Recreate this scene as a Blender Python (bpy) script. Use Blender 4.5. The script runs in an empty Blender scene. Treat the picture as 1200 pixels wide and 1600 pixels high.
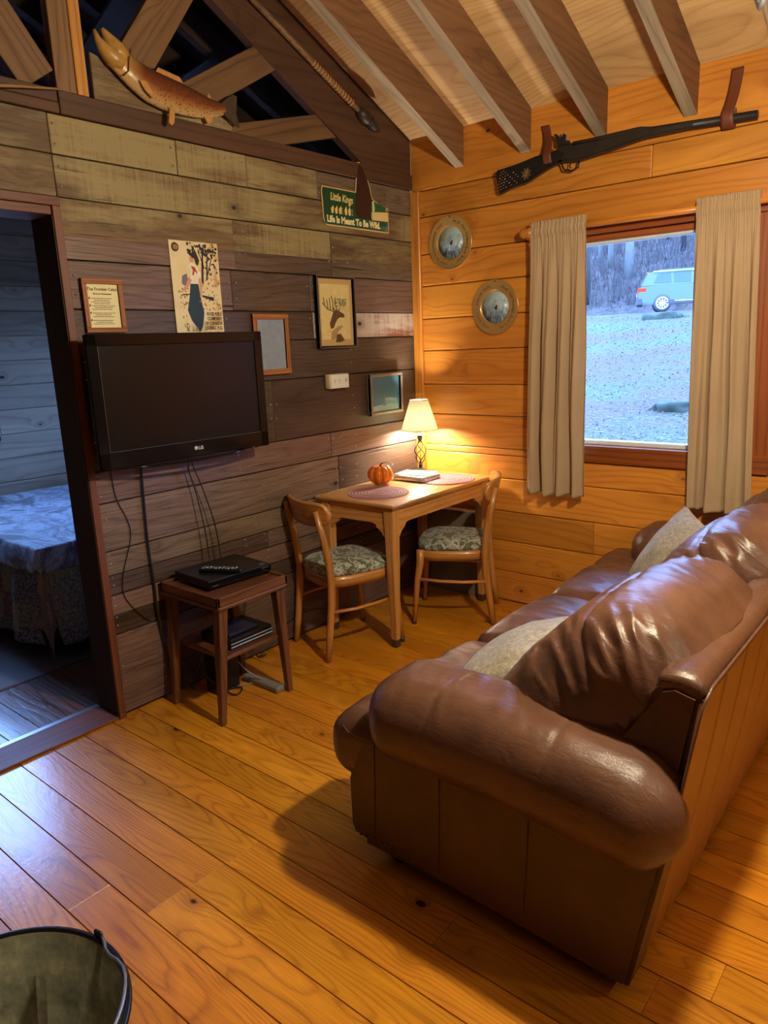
import bpy, bmesh, math, random
from mathutils import Vector, Matrix, noise, Euler
PI = math.pi
sc = bpy.context.scene
random.seed(7)

# ------------------------------------------------------------------ camera
CAM = Vector((2.774, -3.664, 1.55))
cam_d = bpy.data.cameras.new('camera'); cam = bpy.data.objects.new('camera', cam_d)
sc.collection.objects.link(cam); sc.camera = cam
yaw, pit, rol = map(math.radians, (40.10357, 13.04405, -2.31128))
fw = Vector((-math.sin(yaw) * math.cos(pit), math.cos(yaw) * math.cos(pit), -math.sin(pit)))
rt = Vector((math.cos(yaw), math.sin(yaw), 0)); up = rt.cross(fw)
r2 = math.cos(rol) * rt + math.sin(rol) * up
u2 = -math.sin(rol) * rt + math.cos(rol) * up
Mc = Matrix((r2, u2, -fw)).transposed().to_4x4(); Mc.translation = CAM
cam.matrix_world = Mc
cam_d.sensor_fit = 'HORIZONTAL'; cam_d.sensor_width = 36.0
cam_d.lens = 1131.485 * 36.0 / 1200.0
cam_d.clip_start = 0.02; cam_d.clip_end = 400

# ------------------------------------------------------------------ exposure, sky
sc.view_settings.view_transform = 'Standard'
sc.view_settings.look = 'None'
sc.view_settings.gamma = 1.0
sc.view_settings.use_curve_mapping = False
sc.view_settings.exposure = 0.0
SKY = 23.0
w = bpy.data.worlds.new('overcast_sky'); sc.world = w; w.use_nodes = True
bg = w.node_tree.nodes['Background']
bg.inputs['Color'].default_value = (0.23, 0.44, 1.0, 1); bg.inputs['Strength'].default_value = SKY
CHAND = Vector((2.36, -1.93, 2.30)); CHAND_W = 140.0; WARM = (1.0, 0.86, 0.60)
KITCH = Vector((4.15, -1.6, 2.25)); KITCH_W = 32.0
LAMP_GLOW = 1100.0

def portal(name, loc, size, rot):
    l = bpy.data.lights.new(name, 'AREA'); l.shape = 'RECTANGLE'; l.size, l.size_y = size
    l.cycles.is_portal = True
    o = bpy.data.objects.new(name, l); sc.collection.objects.link(o); o.location = loc; o.rotation_euler = rot
portal('window_portal', (1.415, 0.12, 1.50), (1.0, 1.04), (-PI / 2, 0, 0))
portal('back_portal', (-1.75, 0.16, 1.52), (1.2, 1.14), (-PI / 2, 0, 0))
portal('bedroom_portal', (-2.74, -1.87, 1.69), (1.42, 0.84), (0, -PI / 2, 0))

# ------------------------------------------------------------------ node helper
class G:
    def __init__(s, name):
        s.m = bpy.data.materials.new(name); s.m.use_nodes = True
        s.t = s.m.node_tree; s.t.nodes.clear()
        s.out = s.t.nodes.new('ShaderNodeOutputMaterial')
    def n(s, typ, props=None, **ins):
        nd = s.t.nodes.new('ShaderNode' + typ)
        for k, v in (props or {}).items(): setattr(nd, k, v)
        for k, v in ins.items():
            key = int(k[1:]) if k[0] == 'i' and k[1:].isdigit() else k.replace('_', ' ')
            s.put(nd.inputs[key], v)
        return nd
    def put(s, sock, v):
        if v is None: return
        if isinstance(v, bpy.types.NodeSocket): s.t.links.new(v, sock)
        else:
            if isinstance(v, tuple) and len(v) == 3 and sock.type == 'RGBA': v = (*v, 1)
            sock.default_value = v
    def m2(s, op, a, b=None, c=None, clamp=False):
        nd = s.t.nodes.new('ShaderNodeMath'); nd.operation = op; nd.use_clamp = clamp
        s.put(nd.inputs[0], a)
        if b is not None: s.put(nd.inputs[1], b)
        if c is not None: s.put(nd.inputs[2], c)
        return nd.outputs[0]
    def vm(s, op, a, b=None):
        nd = s.t.nodes.new('ShaderNodeVectorMath'); nd.operation = op
        s.put(nd.inputs[0], a)
        if b is not None: s.put(nd.inputs[1], b)
        return nd.outputs[0]
    def comb(s, x, y, z):
        nd = s.t.nodes.new('ShaderNodeCombineXYZ')
        for i, v in enumerate((x, y, z)): s.put(nd.inputs[i], v)
        return nd.outputs[0]
    def sep(s, v):
        nd = s.t.nodes.new('ShaderNodeSeparateXYZ'); s.put(nd.inputs[0], v); return nd.outputs
    def mix(s, f, a, b, mode='MIX'):
        nd = s.t.nodes.new('ShaderNodeMix'); nd.data_type = 'RGBA'; nd.blend_type = mode; nd.clamp_factor = True
        s.put(nd.inputs[0], f); s.put(nd.inputs[6], a); s.put(nd.inputs[7], b)
        return nd.outputs[2]
    def ramp(s, f, stops, interp='LINEAR'):
        nd = s.t.nodes.new('ShaderNodeValToRGB'); nd.color_ramp.interpolation = interp
        e = nd.color_ramp.elements
        while len(e) < len(stops): e.new(0.5)
        for x, (p, c) in zip(e, stops):
            x.position = p; x.color = (c, c, c, 1) if isinstance(c, (int, float)) else (*c, 1)
        s.put(nd.inputs[0], f); return nd.outputs[0]
    def noise(s, vec, scale, detail=2, rough=0.5, dist=0.0):
        nd = s.n('TexNoise', None, Scale=scale, Detail=detail, Roughness=rough, Distortion=dist)
        s.put(nd.inputs['Vector'], vec); return nd.outputs[0]
    def bsdf(s, col, rough=0.5, bump=None, bstr=0.3, bdist=0.002, **kw):
        b = s.n('BsdfPrincipled')
        s.put(b.inputs['Base Color'], col); s.put(b.inputs['Roughness'], rough)
        for k, v in kw.items(): s.put(b.inputs[k.replace('_', ' ')], v)
        if bump is not None:
            bp = s.n('Bump', None, Strength=bstr, Distance=bdist); s.put(bp.inputs['Height'], bump)
            s.t.links.new(bp.outputs[0], b.inputs['Normal'])
        s.t.links.new(b.outputs[0], s.out.inputs[0]); return b

def srgb(r, g, b):
    f = lambda c: (c / 255 / 12.92) if c / 255 <= 0.04045 else ((c / 255 + 0.055) / 1.055) ** 2.4
    return (f(r), f(g), f(b))

def wood(name, dark, light, knot=None, R=22, K=3.0, kn=0.55, rough=0.45, var=0.35, fine=0.35, bump=0.25, coat=0.0,
         weather=None, wamt=0.0, hue=0.0, ringamt=1.0, crack=0.0, warp=7.0):
    g = G(name)
    uv = g.n('UVMap').outputs[0]
    u, v, _ = g.sep(uv)
    at = g.n('Attribute', {'attribute_name': 'rnd'}).outputs['Color']
    a1, a2, a3 = g.sep(at)
    z = g.m2('MULTIPLY', a1, 31.0)
    P = g.comb(u, v, z)
    n1 = g.noise(g.vm('MULTIPLY', P, (0.8, warp, 1.0)), 1.0, 1.5, 0.45)
    n0 = g.noise(g.vm('MULTIPLY', P, (3.0, 14.0, 1.0)), 1.0, 2, 0.5)
    vor = g.n('TexVoronoi', {'feature': 'F1'}, Scale=1.0, Randomness=1.0)
    g.put(vor.inputs['Vector'], g.vm('MULTIPLY', P, (4.2, 6.5, 1.0)))
    vd = vor.outputs['Distance']; vc = g.sep(vor.outputs['Color'])
    isk = g.m2('GREATER_THAN', vc[0], kn)
    infl = g.m2('MULTIPLY', g.m2('POWER', 2.718, g.m2('MULTIPLY', vd, -7.0)), isk)
    ph = g.m2('ADD', g.m2('MULTIPLY', v, float(R)), g.m2('MULTIPLY', n1, float(K) * 2.2))
    ph = g.m2('ADD', ph, g.m2('MULTIPLY', infl, 3.2))
    ph = g.m2('ADD', ph, g.m2('MULTIPLY', n0, 0.35))
    ring = g.m2('FRACT', ph)
    ring = g.ramp(ring, [(0.0, 0.0), (0.12, 0.75), (0.55, 1.0), (0.86, 0.55), (1.0, 0.0)])
    fib = g.noise(g.vm('MULTIPLY', P, (7.0, 260.0, 1.0)), 1.0, 3, 0.6)
    val = g.m2('ADD', g.m2('MULTIPLY', ring, ringamt), g.m2('MULTIPLY', g.m2('SUBTRACT', fib, 0.5), fine * 2.2))
    val = g.m2('ADD', val, (1 - ringamt) * 0.6)
    val = g.m2('ADD', val, g.m2('MULTIPLY', g.m2('SUBTRACT', g.noise(g.vm('MULTIPLY', P, (1.5, 9.0, 1.0)), 1.0, 3, 0.6), 0.5), 0.8), clamp=True)
    col = g.mix(val, dark, light)
    big = g.noise(g.vm('MULTIPLY', P, (1.1, 3.0, 1.0)), 1.0, 3, 0.55)
    tint = g.m2('ADD', g.m2('MULTIPLY', g.m2('SUBTRACT', a2, 0.5), var * 1.6), 1.0)
    tint = g.m2('MULTIPLY', tint, g.m2('ADD', g.m2('MULTIPLY', g.m2('SUBTRACT', big, 0.5), 0.7), 1.0))
    col = g.vm('SCALE', col) if False else g.mix(1.0, col, g.comb(tint, g.m2('MULTIPLY', tint, g.m2('ADD', 1.0, g.m2('MULTIPLY', g.m2('SUBTRACT', a3, 0.5), hue))), tint), 'MULTIPLY')
    if weather is not None:
        wn = g.noise(g.vm('MULTIPLY', P, (1.6, 11.0, 1.0)), 1.0, 6, 0.75)
        saw = g.noise(g.vm('MULTIPLY', P, (70.0, 3.0, 1.0)), 1.0, 2, 0.7)
        sm = g.ramp(g.noise(g.vm('MULTIPLY', P, (0.9, 2.0, 1.0)), 1.0, 2), [(0.48, 0.0), (0.6, 1.0)])
        f = g.m2('ADD', g.m2('MULTIPLY', wn, 1.7), g.m2('MULTIPLY', g.m2('MULTIPLY', saw, sm), 0.7))
        f = g.m2('MULTIPLY', g.ramp(g.m2('SUBTRACT', f, 0.6), [(0.22, 0.0), (0.62, 1.0)]), wamt)
        col = g.mix(f, col, weather)
    kd = knot or tuple(c * 0.25 for c in dark)
    km = g.m2('MULTIPLY', g.ramp(g.m2('ADD', vd, g.m2('MULTIPLY', g.m2('SUBTRACT', n0, 0.5), 0.04)), [(0.055, 1.0), (0.085, 0.0)]), isk)
    kh = g.m2('MULTIPLY', g.m2('MULTIPLY', g.ramp(vd, [(0.07, 1.0), (0.26, 0.0)]), isk), 0.45)
    col = g.mix(kh, col, tuple(c * 0.9 for c in dark))
    col = g.mix(km, col, kd)
    h = g.m2('ADD', g.m2('MULTIPLY', ring, 0.5), fib)
    if crack > 0:
        ck = g.noise(g.vm('MULTIPLY', P, (1.3, 42.0, 1.0)), 1.0, 2, 0.6)
        cm = g.m2('MULTIPLY', g.ramp(ck, [(0.27, 1.0), (0.31, 0.0)]), crack)
        col = g.mix(cm, col, tuple(c * 0.15 for c in dark)); h = g.m2('SUBTRACT', h, g.m2('MULTIPLY', cm, 2.0))
    r = g.m2('ADD', rough, g.m2('MULTIPLY', g.m2('SUBTRACT', big, 0.5), 0.25))
    if coat > 0: wav = g.noise(g.vm('MULTIPLY', P, (6.0, 30.0, 1.0)), 1.0, 3, 0.6); h = g.m2('ADD', h, g.m2('MULTIPLY', wav, 2.0))
    pb = g.bsdf(col, r, h, bump, 0.0015, Coat_Weight=coat, Coat_Roughness=0.13)
    if coat > 0.5:
        cb = g.n('Bump', None, Strength=0.35, Distance=0.002)
        cn = g.noise(g.comb(u, v, 0.0), 46.0, 4, 0.7)
        g.put(cb.inputs['Height'], cn); g.t.links.new(cb.outputs[0], pb.inputs['Coat Normal'])
    return g.m

def plain(name, col, rough=0.5, metal=0.0, var=0.12, scale=30, bump=0.0, **kw):
    g = G(name); tc = g.n('TexCoord').outputs['Object']
    nz = g.noise(tc, scale, 4, 0.6)
    f = g.m2('ADD', g.m2('MULTIPLY', g.m2('SUBTRACT', nz, 0.5), var * 3), 1.0)
    c = g.mix(1.0, col, g.comb(f, f, f), 'MULTIPLY')
    g.bsdf(c, rough, nz if bump else None, bump or 0.1, 0.001, Metallic=metal, **kw)
    return g.m

M = {}
M['floor'] = wood('floor_pine', srgb(138, 70, 8), srgb(224, 148, 32), srgb(52, 22, 10), R=46, K=11.0, kn=0.48, rough=0.34, var=0.16, coat=0.75, bump=0.2, hue=0.12, warp=6.0, ringamt=0.42)
M['pine'] = wood('wall_pine', srgb(164, 92, 26), srgb(218, 146, 56), srgb(66, 28, 14), R=20, K=3.0, kn=0.60, rough=0.38, var=0.22, fine=0.22, bump=0.12, coat=0.15, hue=0.12, ringamt=0.42, crack=0.3)
M['barn'] = wood('barn_board', srgb(56, 43, 37), srgb(112, 91, 78), srgb(20, 12, 9), R=26, K=4.0, kn=0.62, rough=0.36, var=0.65, fine=0.85, bump=0.4, hue=0.25, ringamt=0.4, crack=0.9)
M['barntan'] = wood('barn_board_tan', srgb(70, 50, 34), srgb(120, 94, 62), srgb(26, 16, 10), R=20, K=2.5, kn=0.75, rough=0.65, var=0.25, fine=0.5, bump=0.5, weather=srgb(160, 144, 100), wamt=0.75, ringamt=0.35, crack=0.6)
M['barnred'] = wood('barn_board_peeling', srgb(72, 38, 28), srgb(128, 78, 58), None, R=20, K=2.5, kn=0.8, rough=0.65, var=0.2, fine=0.5, bump=0.5, weather=srgb(190, 176, 164), wamt=0.9, ringamt=0.5)
M['beam'] = wood('dark_beam', srgb(58, 34, 22), srgb(92, 60, 40), None, R=16, K=2, kn=0.85, rough=0.6, var=0.15, fine=0.4, bump=0.3, ringamt=0.5, crack=0.3)
M['truss'] = wood('truss_wood', srgb(84, 56, 34), srgb(132, 96, 62), None, R=20, K=3, kn=0.78, rough=0.6, var=0.3, fine=0.4, bump=0.3, ringamt=0.6, crack=0.3)
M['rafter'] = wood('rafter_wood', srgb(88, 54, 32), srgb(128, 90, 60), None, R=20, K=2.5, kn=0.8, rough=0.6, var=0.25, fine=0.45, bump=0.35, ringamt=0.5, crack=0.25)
M['rafterlit'] = wood('rafter_lit_edge', srgb(110, 94, 78), srgb(176, 160, 138), None, R=20, K=2.5, kn=0.9, rough=0.7, var=0.2, fine=0.5, bump=0.35, ringamt=0.4)  # paler grey paints lamp light onto the rafter undersides
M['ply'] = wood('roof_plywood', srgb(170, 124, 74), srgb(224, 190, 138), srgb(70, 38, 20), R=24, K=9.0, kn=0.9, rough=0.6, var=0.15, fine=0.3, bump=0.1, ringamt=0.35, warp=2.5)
M['trimred'] = wood('red_brown_trim', srgb(72, 34, 20), srgb(120, 66, 40), None, R=20, K=1.5, kn=0.8, rough=0.5, var=0.2, fine=0.4, bump=0.3, ringamt=0.5)
M['jamb'] = wood('dark_jamb', srgb(34, 19, 13), srgb(56, 33, 22), None, R=20, K=1.5, kn=0.95, rough=0.6, var=0.1, fine=0.3, bump=0.2, ringamt=0.5)  # near-black; stands in for shade on the jamb face and attic timbers
M['casing'] = wood('window_casing_wood', srgb(110, 52, 20), srgb(160, 84, 34), None, R=30, K=1.5, kn=0.9, rough=0.4, var=0.15, fine=0.3, bump=0.15, ringamt=0.7, coat=0.1)
M['oak'] = wood('golden_oak', srgb(148, 92, 40), srgb(196, 134, 66), None, R=26, K=1.5, kn=0.97, rough=0.32, var=0.12, fine=0.3, bump=0.1, coat=0.3, ringamt=0.5)
M['oakd'] = wood('walnut_stain', srgb(60, 33, 20), srgb(118, 72, 42), None, R=26, K=1.5, kn=0.97, rough=0.35, var=0.15, fine=0.35, bump=0.1, coat=0.25, ringamt=0.6)
M['tablew'] = wood('table_pine', srgb(160, 100, 44), srgb(206, 150, 82), srgb(90, 44, 20), R=30, K=2.0, kn=0.86, rough=0.28, var=0.14, fine=0.25, bump=0.1, coat=0.35, ringamt=0.6)
M['bedwall'] = wood('bedroom_pine', srgb(150, 128, 108), srgb(206, 186, 160), srgb(40, 22, 30), R=12, K=1.6, kn=0.6, rough=0.6, var=0.2, fine=0.2, bump=0.12, ringamt=0.5)
M['frame_oak'] = wood('frame_wood', srgb(110, 60, 24), srgb(164, 100, 48), None, R=60, K=1, kn=0.98, rough=0.4, var=0.1, fine=0.3, bump=0.1)
M['black'] = plain('black_plastic', (0.006, 0.006, 0.007), 0.32, var=0.05)
M['blackgloss'] = plain('glossy_black_bezel', (0.004, 0.004, 0.005), 0.12, var=0.02)
M['screen'] = plain('tv_screen', (0.005, 0.004, 0.004), 0.22, var=0.02)
M['white'] = plain('white_vinyl', (0.72, 0.74, 0.76), 0.4, var=0.03)
M['whiteplastic'] = plain('white_plastic', (0.72, 0.70, 0.64), 0.35, var=0.03)
M['ivory'] = plain('ivory_plastic', (0.62, 0.48, 0.28), 0.4, var=0.03)
M['steel'] = plain('grey_metal', (0.42, 0.42, 0.42), 0.35, 0.9, var=0.1)
M['iron'] = plain('wrought_iron', (0.035, 0.035, 0.037), 0.45, 0.6, var=0.2)
M['brass'] = plain('brass', (0.62, 0.38, 0.14), 0.25, 0.6, var=0.1)
M['brassd'] = plain('brass_dark', (0.10, 0.06, 0.025), 0.5, 0.5, var=0.2)
M['paper'] = plain('cream_paper', (0.80, 0.68, 0.36), 0.7, var=0.04)
M['ink'] = plain('ink', (0.06, 0.045, 0.03), 0.8, var=0.05)
M['strap'] = plain('strap_leather', srgb(104, 52, 30), 0.55, var=0.15, bump=0.3)
M['cord'] = plain('black_cord', (0.01, 0.01, 0.011), 0.4, var=0.05)
M['greycord'] = plain('grey_cord', (0.22, 0.2, 0.19), 0.4, var=0.05)

def leather(name, c1, c2, rough=0.34, wr=0.35):
    g = G(name); tc = g.n('TexCoord').outputs['Object']
    a = g.noise(tc, 6, 4, 0.6); b = g.noise(g.vm('MULTIPLY', tc, (1.0, 3.0, 2.0)), 14, 4, 0.65, 0.6)
    v = g.n('TexVoronoi', {'feature': 'DISTANCE_TO_EDGE'}, Scale=260.0); g.put(v.inputs['Vector'], tc)
    col = g.mix(g.ramp(a, [(0.3, 0.0), (0.72, 1.0)]), c1, c2)
    h = g.m2('ADD', g.m2('MULTIPLY', b, 3.0), g.m2('MULTIPLY', g.ramp(v.outputs[0], [(0.0, 0.0), (0.12, 1.0)]), 0.14))
    g.bsdf(col, g.m2('ADD', rough - 0.09, g.m2('MULTIPLY', b, 0.2)), h, wr, 0.004, Specular_IOR_Level=0.6)
    return g.m
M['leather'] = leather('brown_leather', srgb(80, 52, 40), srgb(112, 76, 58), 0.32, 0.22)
M['leathershade'] = leather('brown_leather_shaded', srgb(64, 38, 24), srgb(88, 54, 34), 0.40, 0.12)  # darker copy of the leather, side shade put into the colour
M['piping'] = plain('seam_thread', srgb(176, 128, 88), 0.5, var=0.1)
M['footwood'] = plain('dark_foot', (0.02, 0.012, 0.008), 0.35)

def fabric_noise(name, cols, scale, rough=0.85, weave=900, bump=0.3, detail=4, dist=0.0):
    g = G(name); tc = g.n('TexCoord').outputs['Object']
    a = g.noise(tc, scale, detail, 0.62, dist)
    st = [(0.28 + 0.44 * i / max(1, len(cols) - 1), c) for i, c in enumerate(cols)]
    col = g.ramp(a, st)
    wv = g.n('TexVoronoi', {'feature': 'F1'}, Scale=weave); g.put(wv.inputs['Vector'], tc)
    sp = g.noise(tc, weave * 0.25, 2, 0.8)
    col = g.mix(g.ramp(sp, [(0.42, 0.35), (0.6, 0.0)]), col, tuple(c * 0.35 for c in cols[0]))
    g.bsdf(col, rough, wv.outputs['Distance'], bump, 0.001, Sheen_Weight=0.15)
    return g.m
M['camo'] = fabric_noise('camo_fabric', [srgb(58, 56, 44), srgb(116, 118, 98), srgb(70, 76, 54), srgb(206, 210, 196), srgb(96, 82, 60), srgb(160, 168, 160)], 15, weave=1400, detail=5, dist=1.6)
M['pillow'] = fabric_noise('speckled_pillow', [srgb(140, 132, 116), srgb(192, 182, 164)], 60, weave=420, bump=0.5)
M['curtain'] = None
def mk_curtain():
    g = G('tan_curtain'); tc = g.n('TexCoord').outputs['Object']
    x, y, z = g.sep(tc)
    wv = g.m2('MULTIPLY', g.m2('SINE', g.m2('MULTIPLY', z, 1500.0)), 0.5)
    wx = g.noise(g.comb(g.m2('MULTIPLY', x, 500.0), g.m2('MULTIPLY', y, 500.0), g.m2('MULTIPLY', z, 20.0)), 1.0, 2)
    n = g.noise(tc, 3, 3)
    col = g.mix(n, srgb(184, 154, 122), srgb(206, 178, 146))
    col = g.mix(g.m2('MULTIPLY', wx, 0.25), col, srgb(140, 116, 84))
    d = g.n('BsdfDiffuse', None, Color=None); g.put(d.inputs['Color'], col)
    t = g.n('BsdfTranslucent'); g.put(t.inputs['Color'], g.mix(0.3, col, srgb(160, 120, 80)))
    bp = g.n('Bump', None, Strength=0.25, Distance=0.0006); g.put(bp.inputs['Height'], g.m2('ADD', wx, wv))
    g.t.links.new(bp.outputs[0], d.inputs['Normal'])
    mx = g.n('MixShader', None, i0=0.14); g.t.links.new(d.outputs[0], mx.inputs[1]); g.t.links.new(t.outputs[0], mx.inputs[2])
    g.t.links.new(mx.outputs[0], g.out.inputs[0]); return g.m
M['curtain'] = mk_curtain()

def mk_glass(name='window_glass'):
    g = G(name)
    a = g.n('BsdfTransparent'); b = g.n('BsdfGlossy', None, Roughness=0.02)
    fr = g.n('Fresnel', None, IOR=1.45)
    mx = g.n('MixShader'); g.t.links.new(fr.outputs[0], mx.inputs[0])
    g.t.links.new(a.outputs[0], mx.inputs[1]); g.t.links.new(b.outputs[0], mx.inputs[2])
    g.t.links.new(mx.outputs[0], g.out.inputs[0]); return g.m
M['glass'] = mk_glass()

def emis(name, col, st):
    g = G(name); e = g.n('Emission', None, Color=(*col, 1), Strength=st)
    g.t.links.new(e.outputs[0], g.out.inputs[0]); return g.m

# ------------------------------------------------------------------ mesh helper
class B:
    """collects shapes into one mesh, with grain UVs and a per-piece random value"""
    def __init__(s):
        s.bm = bmesh.new(); s.uv = s.bm.loops.layers.uv.new('UVMap')
        s.rn = s.bm.loops.layers.float_color.new('rnd')
        s.rnd = random.Random(len(bpy.data.objects) * 7 + 3)
    def _finish(s, verts, grain, mi, smooth=False, Mx=None, seed=None):
        r = s.rnd
        rr = (r.random(), r.random(), r.random(), 1.0); ou, ov = r.random() * 50, r.random() * 50
        faces = {f for v in verts for f in v.link_faces}
        ax = [0, 1, 2]; ax.remove(grain)
        for f in faces:
            f.material_index = mi; f.smooth = smooth
            f.normal_update(); n = f.normal
            k = max(range(3), key=lambda i: abs(n[i]))
            for l in f.loops:
                c = l.vert.co
                if k == grain: l[s.uv].uv = (c[ax[0]] * 0.6 + ou, c[ax[1]] * 1.0 + ov + 0.37)
                else:
                    o = [a for a in ax if a != k]; o = o[0] if o else ax[0]
                    l[s.uv].uv = (c[grain] + ou, c[o] + ov + (0.11 if k == ax[0] else 0))
                l[s.rn] = rr
        if Mx is not None:
            for v in verts: v.co = Mx @ v.co
    def box(s, x0, x1, y0, y1, z0, z1, grain=0, mi=0, bev=0.0, Mx=None, seg=1, smooth=False):
        t = bmesh.new(); bmesh.ops.create_cube(t, size=1.0)
        for v in t.verts:
            v.co = Vector(((x0 + x1) / 2 + v.co.x * (x1 - x0), (y0 + y1) / 2 + v.co.y * (y1 - y0), (z0 + z1) / 2 + v.co.z * (z1 - z0)))
        if bev > 0:
            b = min(bev, 0.45 * min(abs(x1 - x0), abs(y1 - y0), abs(z1 - z0)))
            bmesh.ops.bevel(t, geom=t.edges[:], offset=b, segments=seg, affect='EDGES', profile=0.5)
        return s.add(t, grain, mi, smooth, Mx)
    def add(s, t, grain=0, mi=0, smooth=False, Mx=None):
        t.verts.index_update(); vs = [s.bm.verts.new(v.co) for v in t.verts]
        for f in t.faces:
            try: s.bm.faces.new([vs[v.index] for v in f.verts])
            except ValueError: pass
        t.free(); s.bm.verts.ensure_lookup_table()
        s._finish(vs, grain, mi, smooth, Mx); return vs
    def tube(s, pts, rad, seg=8, mi=0, cap=True, smooth=True, grain=0, Mx=None, flat=1.0):
        """round bar along pts; rad number or list"""
        pts = [Vector(p) for p in pts]; n = len(pts)
        rad = [rad] * n if isinstance(rad, (int, float)) else rad
        t = bmesh.new(); rings = []; prev = None
        for i, p in enumerate(pts):
            d = (pts[min(i + 1, n - 1)] - pts[max(i - 1, 0)]).normalized()
            if prev is None:
                a = Vector((0, 0, 1)) if abs(d.z) < 0.9 else Vector((1, 0, 0))
                e1 = d.cross(a).normalized()
            else:
                e1 = (prev - d * prev.dot(d)).normalized()
            prev = e1; e2 = d.cross(e1)
            rings.append([t.verts.new(p + (e1 * math.cos(2 * PI * k / seg) + e2 * math.sin(2 * PI * k / seg) * flat) * rad[i]) for k in range(seg)])
        for i in range(n - 1):
            for k in range(seg):
                t.faces.new((rings[i][k], rings[i][(k + 1) % seg], rings[i + 1][(k + 1) % seg], rings[i + 1][k]))
        if cap: t.faces.new(rings[0][::-1]); t.faces.new(rings[-1])
        bmesh.ops.recalc_face_normals(t, faces=t.faces)
        return s.add(t, grain, mi, smooth, Mx)
    def lathe(s, prof, seg=24, mi=0, Mx=None, smooth=True, cap=False):
        t = bmesh.new(); rings = []
        for r, z in prof:
            if r < 1e-5: rings.append([t.verts.new((0, 0, z))])
            else: rings.append([t.verts.new((r * math.cos(2 * PI * k / seg), r * math.sin(2 * PI * k / seg), z)) for k in range(seg)])
        for a, b in zip(rings, rings[1:]):
            for k in range(seg):
                q = [a[k % len(a)], a[(k + 1) % len(a)], b[(k + 1) % len(b)], b[k % len(b)]]
                q = [v for i, v in enumerate(q) if v not in q[:i]]
                if len(q) > 2: t.faces.new(q)
        bmesh.ops.recalc_face_normals(t, faces=t.faces)
        return s.add(t, 2, mi, smooth, Mx)
    def prism(s, poly, d0, d1, plane='yz', grain=1, mi=0, Mx=None, bev=0.0, smooth=False):
        """polygon in plane, extruded along the third axis"""
        t = bmesh.new()
        def P(a, b, d):
            return {'yz': (d, a, b), 'xz': (a, d, b), 'xy': (a, b, d)}[plane]
        lo = [t.verts.new(P(a, b, d0)) for a, b in poly]; hi = [t.verts.new(P(a, b, d1)) for a, b in poly]
        t.faces.new(lo); t.faces.new(hi[::-1]); n = len(poly)
        for i in range(n): t.faces.new((lo[i], hi[i], hi[(i + 1) % n], lo[(i + 1) % n]))
        bmesh.ops.recalc_face_normals(t, faces=t.faces)
        if bev > 0: bmesh.ops.bevel(t, geom=t.edges[:], offset=bev, segments=2, affect='EDGES')
        return s.add(t, grain, mi, smooth, Mx)
    def grid(s, fn, nu, nv, mi=0, smooth=True, closeu=False, grain=0, thick=None):
        t = bmesh.new()
        V = [[t.verts.new(fn(i / (nu - (0 if closeu else 1)), j / (nv - 1))) for j in range(nv)] for i in range(nu)]
        for i in range(nu if closeu else nu - 1):
            for j in range(nv - 1):
                t.faces.new((V[i][j], V[(i + 1) % nu][j], V[(i + 1) % nu][j + 1], V[i][j + 1]))
        return s.add(t, grain, mi, smooth)
    def rbox(s, half, r, n, fn=None, mi=0, Mx=None):
        """rounded, subdivided cushion block; fn(p, unit) displaces"""
        t = bmesh.new(); d = {}
        nx, ny, nz = n
        hx, hy, hz = half
        def vert(i, j, k):
            key = (i, j, k)
            if key not in d:
                q = Vector(((2 * i / nx - 1) * hx, (2 * j / ny - 1) * hy, (2 * k / nz - 1) * hz))
                c = Vector([max(-(h - r), min(h - r, a)) for a, h in zip(q, half)])
                e = q - c
                if e.length > 1e-9: q = c + e.normalized() * r if max(abs(e.x), abs(e.y), abs(e.z)) > 0 else q
                uu = Vector((q.x / hx, q.y / hy, q.z / hz))
                if fn: q = fn(q, uu)
                d[key] = t.verts.new(q)
            return d[key]
        def q(a, b, c, e): t.faces.new((vert(*a), vert(*b), vert(*c), vert(*e)))
        for i in range(nx):
            for j in range(ny):
                q((i, j, 0), (i, j + 1, 0), (i + 1, j + 1, 0), (i + 1, j, 0)); q((i, j, nz), (i + 1, j, nz), (i + 1, j + 1, nz), (i, j + 1, nz))
        for i in range(nx):
            for k in range(nz):
                q((i, 0, k), (i + 1, 0, k), (i + 1, 0, k + 1), (i, 0, k + 1)); q((i, ny, k), (i, ny, k + 1), (i + 1, ny, k + 1), (i + 1, ny, k))
        for j in range(ny):
            for k in range(nz):
                q((0, j, k), (0, j, k + 1), (0, j + 1, k + 1), (0, j + 1, k)); q((nx, j, k), (nx, j + 1, k), (nx, j + 1, k + 1), (nx, j, k + 1))
        return s.add(t, 0, mi, True, Mx)

def obj(name, b, mats, parent=None, world=False, label=None):
    """link a B as one mesh object; world=True: built in world coordinates"""
    bm = b.bm if isinstance(b, B) else b
    me = bpy.data.meshes.new(name)
    if parent is not None:
        base = parent
        off = Vector((0, 0, 0))
        while base is not None: off += base.location; base = base.parent
        if world: bmesh.ops.translate(bm, vec=-off, verts=bm.verts)
    loc = Vector((0, 0, 0))
    if parent is None and len(bm.verts):
        xs = [v.co for v in bm.verts]
        loc = Vector(((min(c.x for c in xs) + max(c.x for c in xs)) / 2, (min(c.y for c in xs) + max(c.y for c in xs)) / 2, min(c.z for c in xs)))
        bmesh.ops.translate(bm, vec=-loc, verts=bm.verts)
    bm.to_mesh(me); bm.free()
    for m in (mats if isinstance(mats, (list, tuple)) else [mats]): me.materials.append(M[m] if isinstance(m, str) else m)
    o = bpy.data.objects.new(name, me); sc.collection.objects.link(o); o.location = loc
    if parent is not None: o.parent = parent
    if label: o['label'] = label
    return o

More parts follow.
